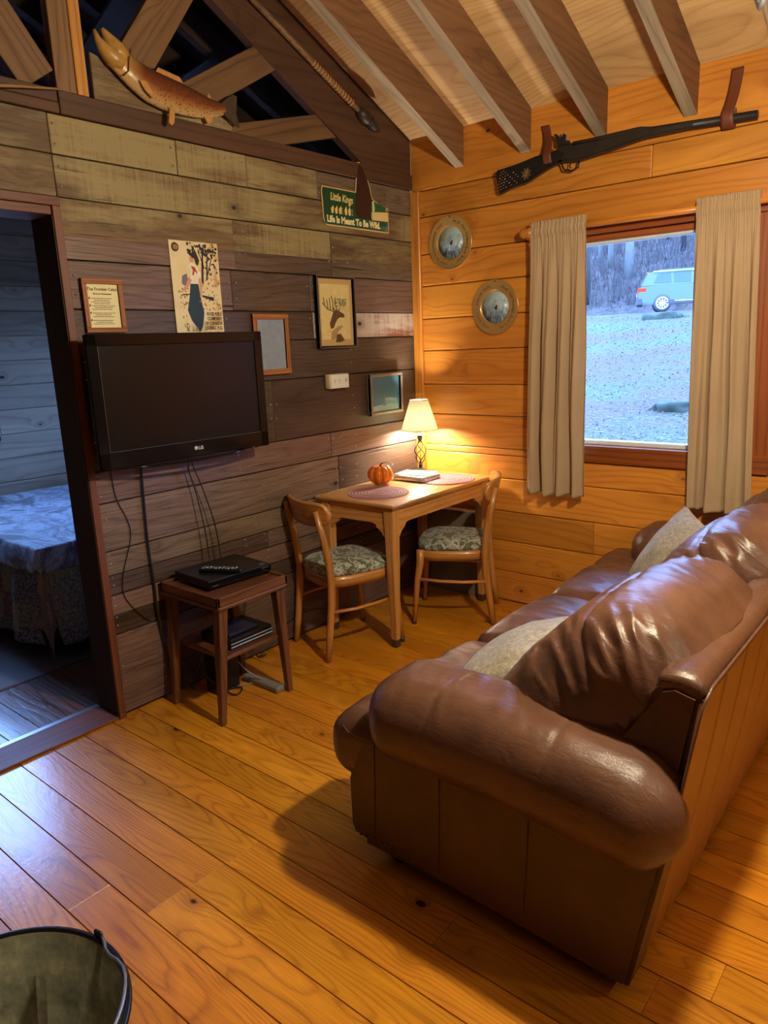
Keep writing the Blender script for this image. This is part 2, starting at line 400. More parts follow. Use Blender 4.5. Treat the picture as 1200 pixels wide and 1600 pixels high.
def thing(name, label, cat, loc=(0, 0, 0), rotz=0.0, group=None):
    o = bpy.data.objects.new(name, None); sc.collection.objects.link(o); o.empty_display_size = 0.1
    o.location = loc; o.rotation_euler = (0, 0, rotz)
    return tag(o, label, cat, group)
def tag(o, label, cat, group=None, kind=None):
    o['label'] = label; o['category'] = cat
    if group: o['group'] = group
    if kind: o['kind'] = kind
    return o
def struct(name, b, mats, parent=None):
    o = obj(name, b, mats, parent, world=parent is not None)
    if parent is None: o['kind'] = 'structure'
    return o
def dup(root, loc, rotz, label=None, scale=None):
    r = root.copy(); sc.collection.objects.link(r); r.location = loc; r.rotation_euler = (0, 0, rotz)
    if label: r['label'] = label
    def rec(src, dst):
        for ch in [c for c in list(bpy.data.objects) if c.parent == src]:
            c = ch.copy(); sc.collection.objects.link(c); c.parent = dst; rec(ch, c)
    rec(root, r); return r

def text_bm(body, size, mx, shear=0.0, depth=0.0005, align='LEFT', offset=0.0):
    cu = bpy.data.curves.new('lettering', 'FONT'); cu.body = body; cu.size = size; cu.shear = shear
    cu.extrude = depth; cu.align_x = align; cu.offset = offset; cu.resolution_u = 2
    o = bpy.data.objects.new('lettering', cu); sc.collection.objects.link(o)
    dg = bpy.context.evaluated_depsgraph_get(); dg.update()
    me = bpy.data.meshes.new_from_object(o.evaluated_get(dg))
    t = bmesh.new(); t.from_mesh(me); bpy.data.objects.remove(o); bpy.data.curves.remove(cu); bpy.data.meshes.remove(me)
    bmesh.ops.transform(t, matrix=mx, verts=t.verts)
    return t
# wall-face frame for the left wall (x = const facing +x): local X -> +Y world, local Y -> Z, local Z -> +X
def LW(x, y, z, roll=0.0):
    m = Matrix(((0, 0, 1, x), (1, 0, 0, y), (0, 1, 0, z), (0, 0, 0, 1)))
    return m @ Matrix.Rotation(roll, 4, 'Z')
# pine wall facing -y: local X -> +X, local Y -> Z, local Z -> -Y
def PW(x, y, z, roll=0.0):
    m = Matrix(((1, 0, 0, x), (0, 0, -1, y), (0, 1, 0, z), (0, 0, 0, 1)))
    return m @ Matrix.Rotation(roll, 4, 'Z')

def roof(y): return 2.70 + 0.45 * (-y if y > -2.1 else (4.2 + y))

# ================================================================== SETTING
# ---- floor: boards along X, 0.1333 wide
b = B(); W = 0.1333; y = -2.12 + 16 * W
rr = random.Random(5)
while y > -4.3:
    y1 = min(y, 0.0); y0 = max(y - W, -4.25)
    if y1 - y0 > 0.01:
        k = round((-2.12 - y) / W)
        cuts = {6: [1.276], -1: [2.425], 5: [0.9]}.get(k)
        xs = [-0.02]
        if cuts: xs += cuts
        while xs[-1] < 5.2: xs.append(xs[-1] + rr.uniform(1.1, 2.6))
        xs[-1] = 5.2
        for a, c in zip(xs, xs[1:]):
            b.box(a + 0.0004, c - 0.0004, y0 + 0.0016, y1 - 0.0016, -0.03, 0.0, grain=0, bev=0.0008)
    y -= W
b.box(-0.2, 5.3, -4.35, 0.14, -0.12, -0.031, mi=1)
struct('floor', b, ['floor', 'beam'])

# ---- left wall of reclaimed boards
zs = [0.015, 0.378, 0.464, 0.554, 0.642, 0.747, 0.952, 1.088, 1.395, 1.589, 1.728, 1.912, 2.133, 2.283, 2.424]
joint = {0: [-1.96, -1.10], 1: [-1.5], 3: [-1.3], 5: [-0.75], 6: [-0.8], 7: [-1.2], 9: [-0.88], 10: [-1.4, -0.89], 11: [-1.37, -0.72], 12: [], 13: [-1.64, -1.26, -0.8]}
b = B()
for i, (a, c) in enumerate(zip(zs, zs[1:])):
    js = [-2.19] + joint.get(i, []) + [-0.012]
    for p, q in zip(js, js[1:]):
        mi = 0
        if i in (11, 12): mi = 1
        if i == 13: mi = 1 if q < -0.5 else 0
        if i == 9 and p > -0.9: mi = 2
        d = b.rnd.uniform(-0.003, 0.003)
        if i == 11:
            b.box(-0.02, d, p + 0.001, q - 0.001, a + 0.002, a + 0.085, grain=1, mi=0, bev=0.001)
            b.box(-0.02, d, p + 0.001, q - 0.001, a + 0.085, c - 0.002, grain=1, mi=1, bev=0.001)
        else:
            b.box(-0.02, d, p + 0.001, q - 0.001, a + 0.0025, c - 0.0025, grain=1, mi=mi, bev=0.0025)
# over the doorway
for a, c, mi in ((2.283, 2.424, 1), (2.133, 2.283, 1)):
    b.box(-0.02, 0.001, -4.25, -2.192, a + 0.002, c - 0.002, grain=1, mi=mi, bev=0.0025)
b.box(-0.14, -0.021, -2.19, 0.0, 0.0, 2.44, grain=1, mi=3)
b.box(-0.14, -0.021, -4.25, -2.19, 2.07, 2.44, grain=1, mi=3)
b.box(-0.14, 0.0, -4.25, -3.25, 0.0, 2.13, grain=1, mi=0)
nails = B()
for i, (a, c) in enumerate(zip(zs, zs[1:])):
    for yy in [-2.17] + [j + o for j in joint.get(i, []) for o in (-0.02, 0.02)] + [-1.45 + 0.07 * (i % 3), -0.6]:
        for zz in ((a + c) / 2 - 0.035 * (c - a > 0.12), (a + c) / 2 + 0.035):
            b.lathe([(0, 0.004), (0.0035, 0.0035), (0.0045, 0.0)], 8, mi=4, Mx=LW(0.001, yy + random.uniform(-.006, .006), zz))
struct('wall_left', b, ['barn', 'barntan', 'barnred', 'beam', 'steel'])

# ---- doorway casing and threshold
b = B(); b.box(-0.16, 0.012, -2.222, -2.19, 0.0, 2.10, grain=2, bev=0.002); b.box(-0.158, 0.006, -2.225, -2.2225, 0.0, 2.068, grain=2, mi=1); struct('trim_1', b, ['trimred', 'jamb'])  # near-black sheet paints shade onto the deep jamb face
b = B(); b.box(-0.16, 0.012, -3.25, -2.19, 2.10, 2.132, grain=1, bev=0.002); b.box(-0.16, 0.004, -3.25, -2.224, 2.068, 2.099, grain=1, bev=0.002); struct('trim_2', b, 'trimred')
b = B(); b.box(-0.17, 0.006, -3.25, -2.215, 0.001, 0.012, grain=1, bev=0.003); b.box(-0.20, -0.168, -3.25, -2.215, 0.001, 0.009, mi=1, bev=0.002); struct('trim_3', b, ['trimred', 'steel'])

# ---- pine wall (courses along X)
def pine_wall(b):
    cs = [0.0, 0.186, 0.374, 0.555, 0.752, 0.889]
    cs_up = [2.058, 2.266, 2.411, 2.70]
    jn = {2: [1.18], 6: [1.42]}
    def course(x0, x1, a, c, i):
        js = [x0] + [j for j in jn.get(i, []) if x0 < j < x1] + [x1]
        for p, q in zip(js, js[1:]):
            b.box(p, q, 0.0, 0.03, a + 0.0015, c - 0.0015, grain=0, bev=0.006, seg=2)
    for i, (a, c) in enumerate(zip(cs, cs[1:])): course(0.0, 5.2, a, c, i)
    mid = [0.889, 0.929, 1.118, 1.299, 1.501, 1.688, 1.877, 2.058]
    for i, (a, c) in enumerate(zip(mid, mid[1:])):
        course(0.0, 0.86, a, c, 10 + i); course(2.02, 5.2, a, c, 20 + i)
    for i, (a, c) in enumerate(zip(cs_up, cs_up[1:])): course(0.0, 5.2, a, c, 5 + i)
    b.box(-0.15, 5.25, 0.031, 0.14, -0.1, 0.889, mi=1); b.box(-0.15, 5.25, 0.031, 0.14, 2.058, 2.74, mi=1)
    b.box(-0.15, 0.86, 0.031, 0.12, 0.889, 2.058, mi=1); b.box(2.02, 5.25, 0.031, 0.12, 0.889, 2.058, mi=1)
b = B(); pine_wall(b); struct('wall_back', b, ['pine', 'beam'])
b = B(); b.box(0.0, 0.062, -0.022, -0.001, 0.0, 2.411, grain=2, bev=0.003); struct('trim_4', b, 'pine')

# ---- window
w1 = B()
w1.box(0.86, 0.925, -0.004, 0.12, 0.905, 2.058, grain=2, bev=0.002)
w1.box(1.885, 2.02, -0.004, 0.12, 0.905, 2.058, grain=2, bev=0.002)
w1.box(0.925, 1.885, 0.03, 0.12, 2.015, 2.058, grain=0, bev=0.002)
w1.box(0.86, 2.02, -0.018, 0.12, 0.889, 0.978, grain=0, bev=0.003)
w1.box(0.84, 2.03, -0.022, 0.0, 2.045, 2.085, grain=0, bev=0.003)
win = struct('window_1', w1, 'casing')
fr = B()
for a in ((0.925, 1.885, 2.0, 2.015), (0.925, 1.885, 0.978, 1.0), (0.925, 0.945, 0.978, 2.015), (1.865, 1.885, 0.978, 2.015)):
    fr.box(a[0], a[1], 0.045, 0.10, a[2], a[3], bev=0.003)
struct('window_frame', fr, 'white', win)
gl = B(); gl.box(0.94, 1.87, 0.070, 0.074, 0.99, 2.008); struct('window_pane', gl, 'glass', win)

# ---- room's other walls (behind and beside the camera), near-black to cut bounce light
b = B()
for i in range(20):
    b.box(5.2, 5.23, -4.25, 0.0, i * 0.19 + 0.001, (i + 1) * 0.19 - 0.001, grain=1, bev=0.005)
b.box(5.231, 5.3, -4.35, 0.14, -0.1, 3.8); struct('wall_right', b, 'jamb')
b = B()
for i in range(15):
    for (xa, xc) in ((-2.7, 5.2),):
        b.box(xa, xc, -4.28, -4.25, i * 0.19 + 0.001, (i + 1) * 0.19 - 0.001, grain=0, bev=0.005)
b.box(-2.8, 5.3, -4.40, -4.281, -0.1, 2.78); struct('wall_front', b, 'jamb')
# ---- roof boards
b = B()
for side in (0, 1):
    for i in range(-3, 5):
        for j in range(2):
            xa = i * 1.22 + 0.345 - 0.41; xb = xa + 1.22
            xa = max(xa, -0.02 if i >= 0 else -2.75); xb = min(xb, 5.25 if i >= 0 else -0.02)
            if xb <= xa: continue
            ya, yb = (0.15, -1.05) if j == 0 else (-1.05, -2.1)
            f = (lambda v: v) if side == 0 else (lambda v: -4.2 - v)
            rf = lambda v: 2.70 - 0.45 * v
            t = bmesh.new()
            co = [(xa, f(ya), rf(ya)), (xb, f(ya), rf(ya)), (xb, f(yb), rf(yb)), (xa, f(yb), rf(yb))]
            lo = [t.verts.new(c) for c in co]; hi = [t.verts.new((c[0], c[1], c[2] + 0.02)) for c in co]
            t.faces.new(lo); t.faces.new(hi[::-1])
            for q in range(4): t.faces.new((lo[q], hi[q], hi[(q + 1) % 4], lo[(q + 1) % 4]))
            bmesh.ops.recalc_face_normals(t, faces=t.faces)
            b.add(t, 0, 0 if i >= 0 else 1)  # bedroom side near-black, attic darkness painted into the boards
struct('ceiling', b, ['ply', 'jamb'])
b = B(); b.box(-2.8, 5.3, -2.25, -1.95, 3.67, 3.72); struct('trim_5', b, 'beam')

def rafter(x, mat='rafter', depth=0.205, wd=0.058):
    for side in (0, 1):
        f = (lambda v: v) if side == 0 else (lambda v: -4.2 - v)
        poly = [(f(-0.002), 2.70), (f(-2.095), 2.70 + 0.45 * 2.095), (f(-2.095), 2.70 + 0.45 * 2.095 - depth), (f(-0.002), 2.70 - depth)]
        b = B(); b.prism(poly, x, x + wd, 'yz', grain=1, bev=0.0)
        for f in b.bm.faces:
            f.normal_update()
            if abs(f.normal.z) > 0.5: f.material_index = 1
        o = obj('rafter', b, [mat, 'rafterlit' if mat == 'rafter' else mat]); o['kind'] = 'structure'
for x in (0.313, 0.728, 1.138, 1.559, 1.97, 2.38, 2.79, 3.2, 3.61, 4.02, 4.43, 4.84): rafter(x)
for x in (-0.86, -1.27, -1.68, -2.09): rafter(x, 'jamb', 0.16)  # bedroom rafters near-black to paint in the attic darkness

# ---- truss over the left wall
b = B(); b.box(-0.14, 0.012, -2.14, -0.004, 2.425, 2.505, grain=1, bev=0.003)
b.box(-0.14, 0.010, -4.25, -2.142, 2.425, 2.462, grain=1, bev=0.003); b.box(-0.14, 0.006, -4.25, -2.142, 2.464, 2.508, grain=1, bev=0.003)
struct('trim_6', b, 'beam')
def chord(x0, x1, dep, mat):
    for side in (0, 1):
        f = (lambda v: v) if side == 0 else (lambda v: -4.2 - v)
        poly = [(f(-0.004), 2.698), (f(-2.09), 2.698 + 0.45 * 2.09), (f(-2.09), 2.698 + 0.45 * 2.09 - dep), (f(-0.43 if dep > .2 else -0.3), 2.506 if dep > .2 else 2.698 + .135 - dep), (f(-0.004), 2.506)]
        b = B(); b.prism(poly, x0, x1, 'yz', grain=1); o = obj('truss_chord', b, mat); o['kind'] = 'structure'
chord(-0.045, 0.0, 0.235, 'beam')
def web(p, q, wd, x0=-0.05, x1=-0.005, mat='truss', name='truss_brace'):
    (y0, z0), (y1, z1) = p, q; L = math.hypot(y1 - y0, z1 - z0); a = math.atan2(z1 - z0, y1 - y0)
    mx = Matrix.Translation((0, y0, z0)) @ Matrix.Rotation(a, 4, 'X')
    b = B(); b.box(x0, x1, 0, L, -wd / 2, wd / 2, grain=1, bev=0.002, Mx=mx); o = obj(name, b, mat); o['kind'] = 'structure'
web((-2.095, 2.51), (-2.095, 3.55), 0.078, mat='truss'); web((-2.032, 2.51), (-2.032, 3.55), 0.046, -0.04, 0.0, mat='tablew')
web((-1.90, 2.53), (-1.36, 3.28), 0.15); web((-1.70, 2.508), (-0.98, 2.93), 0.125, mat='truss'); web((-1.46, 2.45), (-0.50, 2.70), 0.115, -0.06, -0.012)
web((-2.20, 2.53), (-2.74, 3.28), 0.15); web((-2.50, 2.508), (-3.22, 2.93), 0.125)
# second truss further back, over the bedroom, attic darkness put into its near-black colour
for x in (-0.50,):
    for side in (0, 1):
        f = (lambda v: v) if side == 0 else (lambda v: -4.2 - v)
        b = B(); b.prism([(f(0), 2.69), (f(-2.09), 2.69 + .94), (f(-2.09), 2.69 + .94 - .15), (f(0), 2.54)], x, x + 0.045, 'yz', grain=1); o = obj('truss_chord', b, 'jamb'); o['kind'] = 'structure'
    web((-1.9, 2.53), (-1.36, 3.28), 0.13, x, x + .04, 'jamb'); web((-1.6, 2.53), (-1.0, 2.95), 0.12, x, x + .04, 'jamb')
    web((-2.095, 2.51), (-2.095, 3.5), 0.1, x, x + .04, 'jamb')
# pale slab that the fish is mounted on
b = B(); b.prism([(-1.995, 2.505), (-1.995, 2.665), (-1.945, 2.655), (-1.86, 2.665), (-1.60, 2.635), (-1.36, 2.60), (-1.30, 2.56), (-1.34, 2.506)], -0.004, 0.012, 'yz', grain=1, bev=0.002)
tag(obj('mounting_board', b, 'barntan'), 'pale weathered slab of wood behind the mounted fish, on the dark wall beam', 'board')

# ---- bedroom beyond the doorway
g = G('bedroom_vinyl'); tc = g.n('TexCoord').outputs['Object']
g.bsdf(g.mix(g.noise(tc, 4, 4), srgb(86, 84, 88), srgb(128, 124, 126)), 0.45, g.noise(tc, 60, 3), 0.1); M['vinyl'] = g.m
b = B(); b.box(-2.7, -0.72, -4.25, -0.0, -0.03, 0.002, mi=1)
y = 0.0
while y > -4.2: b.box(-0.72, -0.2, y - 0.13, y - 0.001, -0.03, 0.003, grain=0, mi=0, bev=0.002); y -= 0.13
b.box(-0.2, -0.02, -4.25, -2.2, -0.03, 0.001); b.box(-0.735, -0.715, -4.25, 0, 0.0, 0.006, mi=2)
struct('floor_bedroom', b, [wood('bedroom_floor_boards', srgb(70, 44, 34), srgb(112, 74, 54), None, R=30, K=3, kn=0.9, rough=0.3, var=0.2, coat=0.4, bump=0.5), 'vinyl', 'beam'])
b = B()
hz = 0.0; i = 0
while hz < 2.6:
    for (a, c) in (((-4.25, -2.28), (-1.46, -0.0)) if 1.0 < hz + 0.09 < 2.36 else ((-4.25, -0.0),)):
        b.box(-2.63, -2.60, a, c, hz + 0.001, hz + 0.17, grain=1, bev=0.006)
    hz += 0.171; i += 1
b.box(-2.72, -2.631, -4.3, 0.1, -0.1, 0.98, mi=1); b.box(-2.72, -2.631, -4.25, 0, 2.38, 3.7, mi=1)
b.box(-2.72, -2.631, -4.25, -2.28, .98, 2.38, mi=1); b.box(-2.72, -2.631, -1.46, 0, .98, 2.38, mi=1)
struct('wall_bedroom', b, ['bedwall', 'beam'])
b = B()
for a in ((-2.28, -1.46, 2.34, 2.40), (-2.28, -1.46, .98, 1.03), (-2.28, -2.23, .98, 2.4), (-1.51, -1.46, .98, 2.4)):
    b.box(-2.70, -2.60, a[0], a[1], a[2], a[3], bev=0.004)
w2 = struct('window_2', b, 'white')
b = B(); b.box(-2.66, -2.656, -2.24, -1.50, 1.02, 2.35); struct('window_pane', b, 'glass', w2)
b = B()
for a in ((-2.35, -1.15, 2.03, 2.09), (-2.35, -1.15, .95, 1.01), (-2.35, -2.29, .95, 2.09), (-1.21, -1.15, .95, 2.09), (-1.77, -1.73, .95, 2.09)):
    b.box(a[0], a[1], 0.02, .12, a[2], a[3], bev=0.004)
w3 = struct('window_3', b, 'white')
b = B(); b.box(-2.31, -1.19, .07, .074, .99, 2.05); struct('window_pane', b, 'glass', w3)
b = B(); b.box(-2.75, 0.0, 0.0, 0.14, -0.1, 0.95, grain=0); b.box(-2.75, 0.0, 0.0, 0.14, 2.09, 2.76, grain=0); b.box(-2.75, -2.35, 0.0, 0.14, .95, 2.09, grain=0); b.box(-1.15, 0, 0.0, 0.14, .95, 2.09, grain=0); struct('wall_bedroom_back', b, 'bedwall')
# ================================================================== SOFA
def N3(p, s, o=0.0): return noise.noise(Vector((p.x * s + o, p.y * s + o * .7, p.z * s - o)))
def ridge(v): return 1 - abs(v) * 2
sofa = thing('sofa', 'brown leather sofa with rolled arms and loose back cushions, along the window side', 'sofa', (1.85, -1.15, 0))
YN, YF = -2.255, -0.06
# carcass: front rail, side panels
b = B()
def side_panel(y0, y1, mi=0):
    poly = [(1.415, 0.085), (2.262, 0.045), (2.275, 0.05), (2.345, 0.44), (2.33, 0.46), (1.50, 0.46), (1.45, 0.40), (1.40, 0.28), (1.40, 0.12)]
    b.prism(poly, y0, y1, 'xz', grain=0, mi=mi, bev=0.012)
side_panel(YN, YN + 0.11); side_panel(YF - 0.11, YF)
b.rbox((0.05, (YF - YN) / 2 - 0.004, 0.095), 0.03, (4, 24, 6), Mx=Matrix.Translation((1.462, (YN + YF) / 2, 0.180)))
b.box(1.46, 2.2, YN + 0.1, YF - 0.1, 0.09, 0.27, bev=0.01)
obj('base', b, 'leathershade', sofa, world=True)
# vertical seams on the near side panel
for x0, x1 in ((1.50, 1.515), (1.735, 1.745), (2.0, 2.015)):
    b = B(); b.tube([(x0, YN - 0.001, 0.10), ((x0 + x1) / 2, YN - 0.002, 0.26), (x1, YN - 0.001, 0.43)], 0.0015, 5); obj('seam', b, 'leather', sofa, world=True)
# outside back: slanting quilted panel with upright pleats
def xb(z): return 2.258 + 0.148 * z
g = G('back_panel_bounce_gold'); tc = g.n('TexCoord').outputs['Object']
g.bsdf(g.mix(g.noise(tc, 5, 3), srgb(150, 100, 40), srgb(172, 118, 50)), 0.36, g.noise(tc, 120, 3), 0.08, 0.002); M['backpanel'] = g.m  # golden tone stands in for warm floor bounce on the leather
b = B()
def backf(u, v):
    y = -2.165 + u * 2.09; z = 0.04 + v * 0.735
    s = (u * 2.09 / 0.19) % 1.0; s = min(s, 1 - s)
    return Vector((xb(z) + 0.002 - 0.006 * math.exp(-(s / 0.035) ** 2) * 1.0 + 0.006 * math.sin(v * PI), y, z))
b.grid(backf, 400, 16)
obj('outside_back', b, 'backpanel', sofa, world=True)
# inside frame of the back with padded top rail
b = B()
poly = [(1.98, 0.25), (xb(0.25), 0.25), (xb(0.40), 0.40), (xb(0.785), 0.785), (2.31, 0.80), (2.275, 0.785), (2.13, 0.55)]
b.prism(poly, -2.15, -0.07, 'xz', grain=1, bev=0.016)
obj('back_frame', b, 'leathershade', sofa, world=True)
b = B()
def railf(p, u):
    q = p.copy(); n = N3(p, 5, 3.1) * 0.006 + N3(p, 18, 1.0) * 0.002
    q.z += n + 0.012 * (1 - u.x * u.x); return q
b.rbox((0.054, 1.036, 0.028), 0.026, (12, 90, 8), railf, Mx=Matrix.Translation((2.318, -1.107, 0.782)) @ Matrix.Rotation(0.05, 4, 'Y'))
obj('top_rail', b, 'leather', sofa, world=True)
b = B(); b.tube([(xb(.05) + .003, -2.166, 0.05), (xb(.4) + .004, -2.166, 0.4), (xb(0.765) + .004, -2.166, 0.765), (xb(0.775) + .004, -2.10, 0.79), (xb(0.79) + 0.004, -0.08, 0.79)], 0.004, 6)
obj('welt', b, 'leather', sofa, world=True)

# rolled arms
def arm(sgn, yc, name):
    def af(p, u):
        q = p.copy()
        x = p.x
        # taper at both ends, dip toward back
        q.z += -0.058 * (u.x * 0.5 + 0.5) ** 1.5
        q.z += 0.012 * math.sin(u.x * 2.2 + 0.6)
        e = max(0.0, abs(u.x) - 0.78) / 0.22
        k = 1 - 0.20 * e * e
        q.y *= k; q.z = q.z * (1 - 0.10 * e * e)
        # two stitched seams
        for sx in (-0.21, 0.13):
            dd = x - sx - 0.02 * math.sin(u.z * 2)
            gr = math.exp(-(dd / 0.005) ** 2)
            r = math.hypot(q.y, q.z) + 1e-6; q.y -= q.y / r * 0.004 * gr; q.z -= q.z / r * 0.004 * gr
        top = max(0, u.z)
        wr = ridge(noise.noise(Vector((x * 24 + p.y * 9, p.y * 7, 3.3)))) * 0.0035 * top * (1.0 if sgn < 0 else .6) * max(0.0, 1 - abs(x + 0.18) * 2.2)
        q.z += wr + N3(p, 4, 2.0 * sgn) * 0.003; q.y += N3(p, 4, 7.0) * 0.003
        lim = xb(0.528 + q.z) - 0.004 - 1.925
        if yc + q.y > -2.175 and q.x > lim: q.x = lim
        return q
    b = B()
    b.rbox((0.445, 0.165, 0.128), 0.118, (110, 40, 32), af, Mx=Matrix.Translation((1.925, yc, 0.528)))
    a = obj(name, b, 'leather', sofa, world=True)
    for sx in (-0.21, 0.13):
        b = B(); pts = []
        for k in range(40):
            th = -0.55 + k / 39 * 3.2
            yy = -math.cos(th) * 0.163 * sgn * -1; zz = math.sin(th) * 0.126
            hx = 1.925 + sx
            pts.append((hx + 0.02 * math.sin(zz / .128 * 2) + .001, yc + sgn * abs(1) * (math.cos(th) * 0.162) , 0.528 + zz - 0.058 * ((sx / .445) * .5 + .5) ** 1.5 + 0.012 * math.sin(sx / .445 * 2.2 + .6)))
        b.tube(pts, 0.0012, 5); obj('stitched_seam', b, 'leather', a, world=True)
    return a
arm(-1, -2.15, 'arm'); arm(1, -0.17, 'arm')

# seat cushions
def seat(y0, y1, x0, tee=0.0, seed=1.0):
    hx, hy, hz = (2.10 - x0) / 2, (y1 - y0) / 2, 0.095
    def sf(p, u):
        q = p.copy()
        cr = (1 - u.x ** 4) * (1 - u.y ** 4)
        if u.z > 0: q.z += 0.035 * cr
        fr = max(0, -u.x - 0.5)
        q.x -= 0.02 * (1 - u.y ** 2) * fr * 2
        # radiating creases
        w = ridge(noise.noise(Vector((p.x * 5 + seed, p.y * 16 + p.x * 6 + seed * 3, seed)))) * 0.007 + noise.noise(Vector((p.x * 12, p.y * 34, seed * 2))) * 0.004
        q.z += w * (1 if u.z > -.2 else 0) * (0.4 + 0.6 * cr); q.x += N3(p, 9, seed) * 0.008 * fr * 2
        return q
    b = B()
    b.rbox((hx, hy - 0.002, hz), 0.055, (64, 56, 12), sf, Mx=Matrix.Translation((x0 + hx, (y0 + y1) / 2, 0.375)))
    o = obj('seat_cushion', b, 'leather', sofa, world=True)
    return o
seat(-1.995, -1.52, 1.37, seed=1.3); seat(-1.52, -0.93, 1.375, seed=4.1); seat(-0.93, -0.33, 1.37, seed=8.7)
# T-shaped ends of the outer cushions, wrapping round the front of the arms
def tee(yc, hy):
    def tf(p, u):
        q = p.copy(); q.x -= 0.03 * (1 - u.z * u.z); q.z += 0.012 * (1 - u.y ** 2) * (u.z > 0) + N3(p, 14, 2) * 0.004
        if u.x < -0.3: q.z += -0.01 * ridge(noise.noise(Vector((1.0, p.y * 40, 2.0)))) * 0.4
        return q
    b = B(); b.rbox((0.12, hy, 0.10), 0.062, (16, 30, 16), tf, Mx=Matrix.Translation((1.462, yc, 0.368)))
    obj('seat_cushion_front', b, 'leather', sofa, world=True)
tee(-2.10, 0.155); tee(-0.21, 0.15)
b = B()
pts = [(1.345, -2.235 + 0.012 * k, 0.445 - 0.006 * abs(12 - k) / 6) for k in range(0, 20)]
b.tube([(1.55, -2.262, .43), (1.42, -2.262, 0.435), (1.375, -2.24, 0.436)] + [(1.362, -2.2, .44), (1.358, -2.0, 0.447)], 0.003, 6)
obj('welt', b, 'leather', sofa, world=True)

# back cushions: overstuffed, leaning back
def backc(yc, hy, seed, zc=0.675, hz=0.235, lean=0.42, xc=2.03, hx=0.155, puff=0.075):
    def bf(p, u):
        q = p.copy()
        cr = (1 - abs(u.y) ** 3) * (1 - abs(u.z) ** 3)
        q.x += (-puff if u.x < 0 else 0.03) * cr
        q.z += 0.045 * (1 - u.y ** 2) * (u.z > 0) * (1 - (u.x * .7) ** 2)
        # pinched corners
        c = (abs(u.y) ** 6) * (abs(u.z) ** 4)
        q.y *= 1 - 0.07 * c; q.z *= 1 - 0.12 * c; q.x *= 1 - 0.35 * (abs(u.y) ** 5)
        # deep folds gathered at the ends
        e = max(0.0, (abs(u.y) - 0.45) / 0.55)
        f = ridge(noise.noise(Vector((p.y * 3.2 + seed, p.z * 17 + p.x * 8 + p.y * 9, seed)))) ** 1
        f2 = ridge(noise.noise(Vector((p.y * 9 + seed, p.z * 30 + p.y * 16, seed * 2))))
        amt = 0.036 * e ** 1.3 * (u.x < 0.55)
        dirn = Vector((-0.8, 0.0, 0.35))
        q += dirn * amt * f * 1.0 + dirn * amt * 0.35 * f2
        q.x += -0.006 * f2 * (1 - e) * 0.7 * (u.x < 0)
        # upper seam (boxing line)
        dd = (u.x + 0.30 + 0.25 * 0) ; 
        if u.x < 0.5: q.x += 0.016 * math.exp(-((p.z - 0.135 - .02 * math.cos(u.y * 2.2)) / 0.011) ** 2)
        q += Vector((N3(p, 5, seed), 0, N3(p, 6, seed + 3))) * 0.011
        return q
    mx = Matrix.Translation((xc, yc, zc)) @ Matrix.Rotation(lean, 4, 'Y')
    def wf(p, u):
        q = mx @ bf(p, u)
        lim = 0.50 if q.y < -1.97 else 0.43
        if q.z < lim: q.z = lim + (q.z - lim) * 0.15
        top = xb(min(q.z, .78)) - 0.055
        if q.z < 0.80 and q.x > top: q.x = top + (q.x - top) * 0.05
        if q.z >= 0.80: q.x = min(q.x, 2.345)
        return q
    b = B(); b.rbox((hx, hy, hz), 0.11, (44, 120, 64), wf)
    o = obj('back_cushion', b, 'leather', sofa, world=True)
    return o
backc(-1.765, 0.385, 2.2, zc=0.600, xc=2.075, lean=0.80, hz=.30, hx=.155, puff=.075); backc(-1.055, 0.335, 5.7, zc=0.64, xc=2.135, lean=0.72, hz=.30, hx=.145); backc(-0.48, 0.24, 9.1, zc=0.62, xc=2.14, lean=.70, hz=.28, hx=.15)
# feet and nail heads
for x, y in ((1.53, -2.16), (2.19, -2.15), (1.53, -0.14), (2.19, -0.14)):
    b = B(); b.lathe([(0.0, 0.0), (0.032, 0.0), (0.042, 0.02), (0.052, 0.055), (0.05, 0.085), (0.0, 0.085)], 20, Mx=Matrix.Translation((x, y, 0)))
    obj('foot', b, 'footwood', sofa, world=True)
b = B()
b.box(1.44, 2.25, YN + 0.02, YN + 0.08, 0.045, 0.09, bev=.01)
for k in range(11):
    b.lathe([(0, 0.004), (0.004, 0.003), (0.006, 0)], 8, mi=1, Mx=PW(1.445 + k * 0.02, YN - 0.002, 0.107 - .008 * abs(5 - k) * 0.2))
obj('skirt_rail', b, ['leathershade', 'brassd'], sofa, world=True)

# throw pillows
def throw(name, label, loc, rot, hw, hh, ht, seed, mat='pillow'):
    def pf(p, u):
        q = p.copy(); cr = (1 - u.x ** 2) * (1 - u.y ** 2)
        q.z = math.copysign(0.006 + ht * cr ** 0.55, u.z) if abs(u.z) > 0.02 else 0
        q.z += N3(p, 9, seed) * 0.012 * cr + ridge(noise.noise(Vector((p.x * 7 + seed, p.y * 22, seed)))) * 0.006 * (1 - cr)
        q.x *= 1 - 0.10 * (1 - u.y ** 2) * 0 - 0.05 * (1 - abs(u.y)) * 0
        k = 1 - 0.07 * (1 - abs(u.y) ** 2) * abs(u.x) ** 6; q.x *= k
        q.y *= 1 - 0.07 * (1 - abs(u.x) ** 2) * abs(u.y) ** 6
        return q
    b = B(); b.rbox((hw, hh, ht), 0.004, (44, 44, 10), pf)
    o = obj(name, b, mat); me = o.data
    off = o.location.copy(); me.transform(Matrix.Translation(off)); o.location = loc; o.rotation_euler = rot
    return tag(o, label, 'pillow', 'throw pillows on the sofa')
throw('throw_pillow', 'pale speckled throw pillow lying near the rolled arm, half under the puffy back cushion', (1.73, -1.78, 0.55), (0.02, -0.50, 0.10), 0.20, 0.25, 0.095, 1.7)
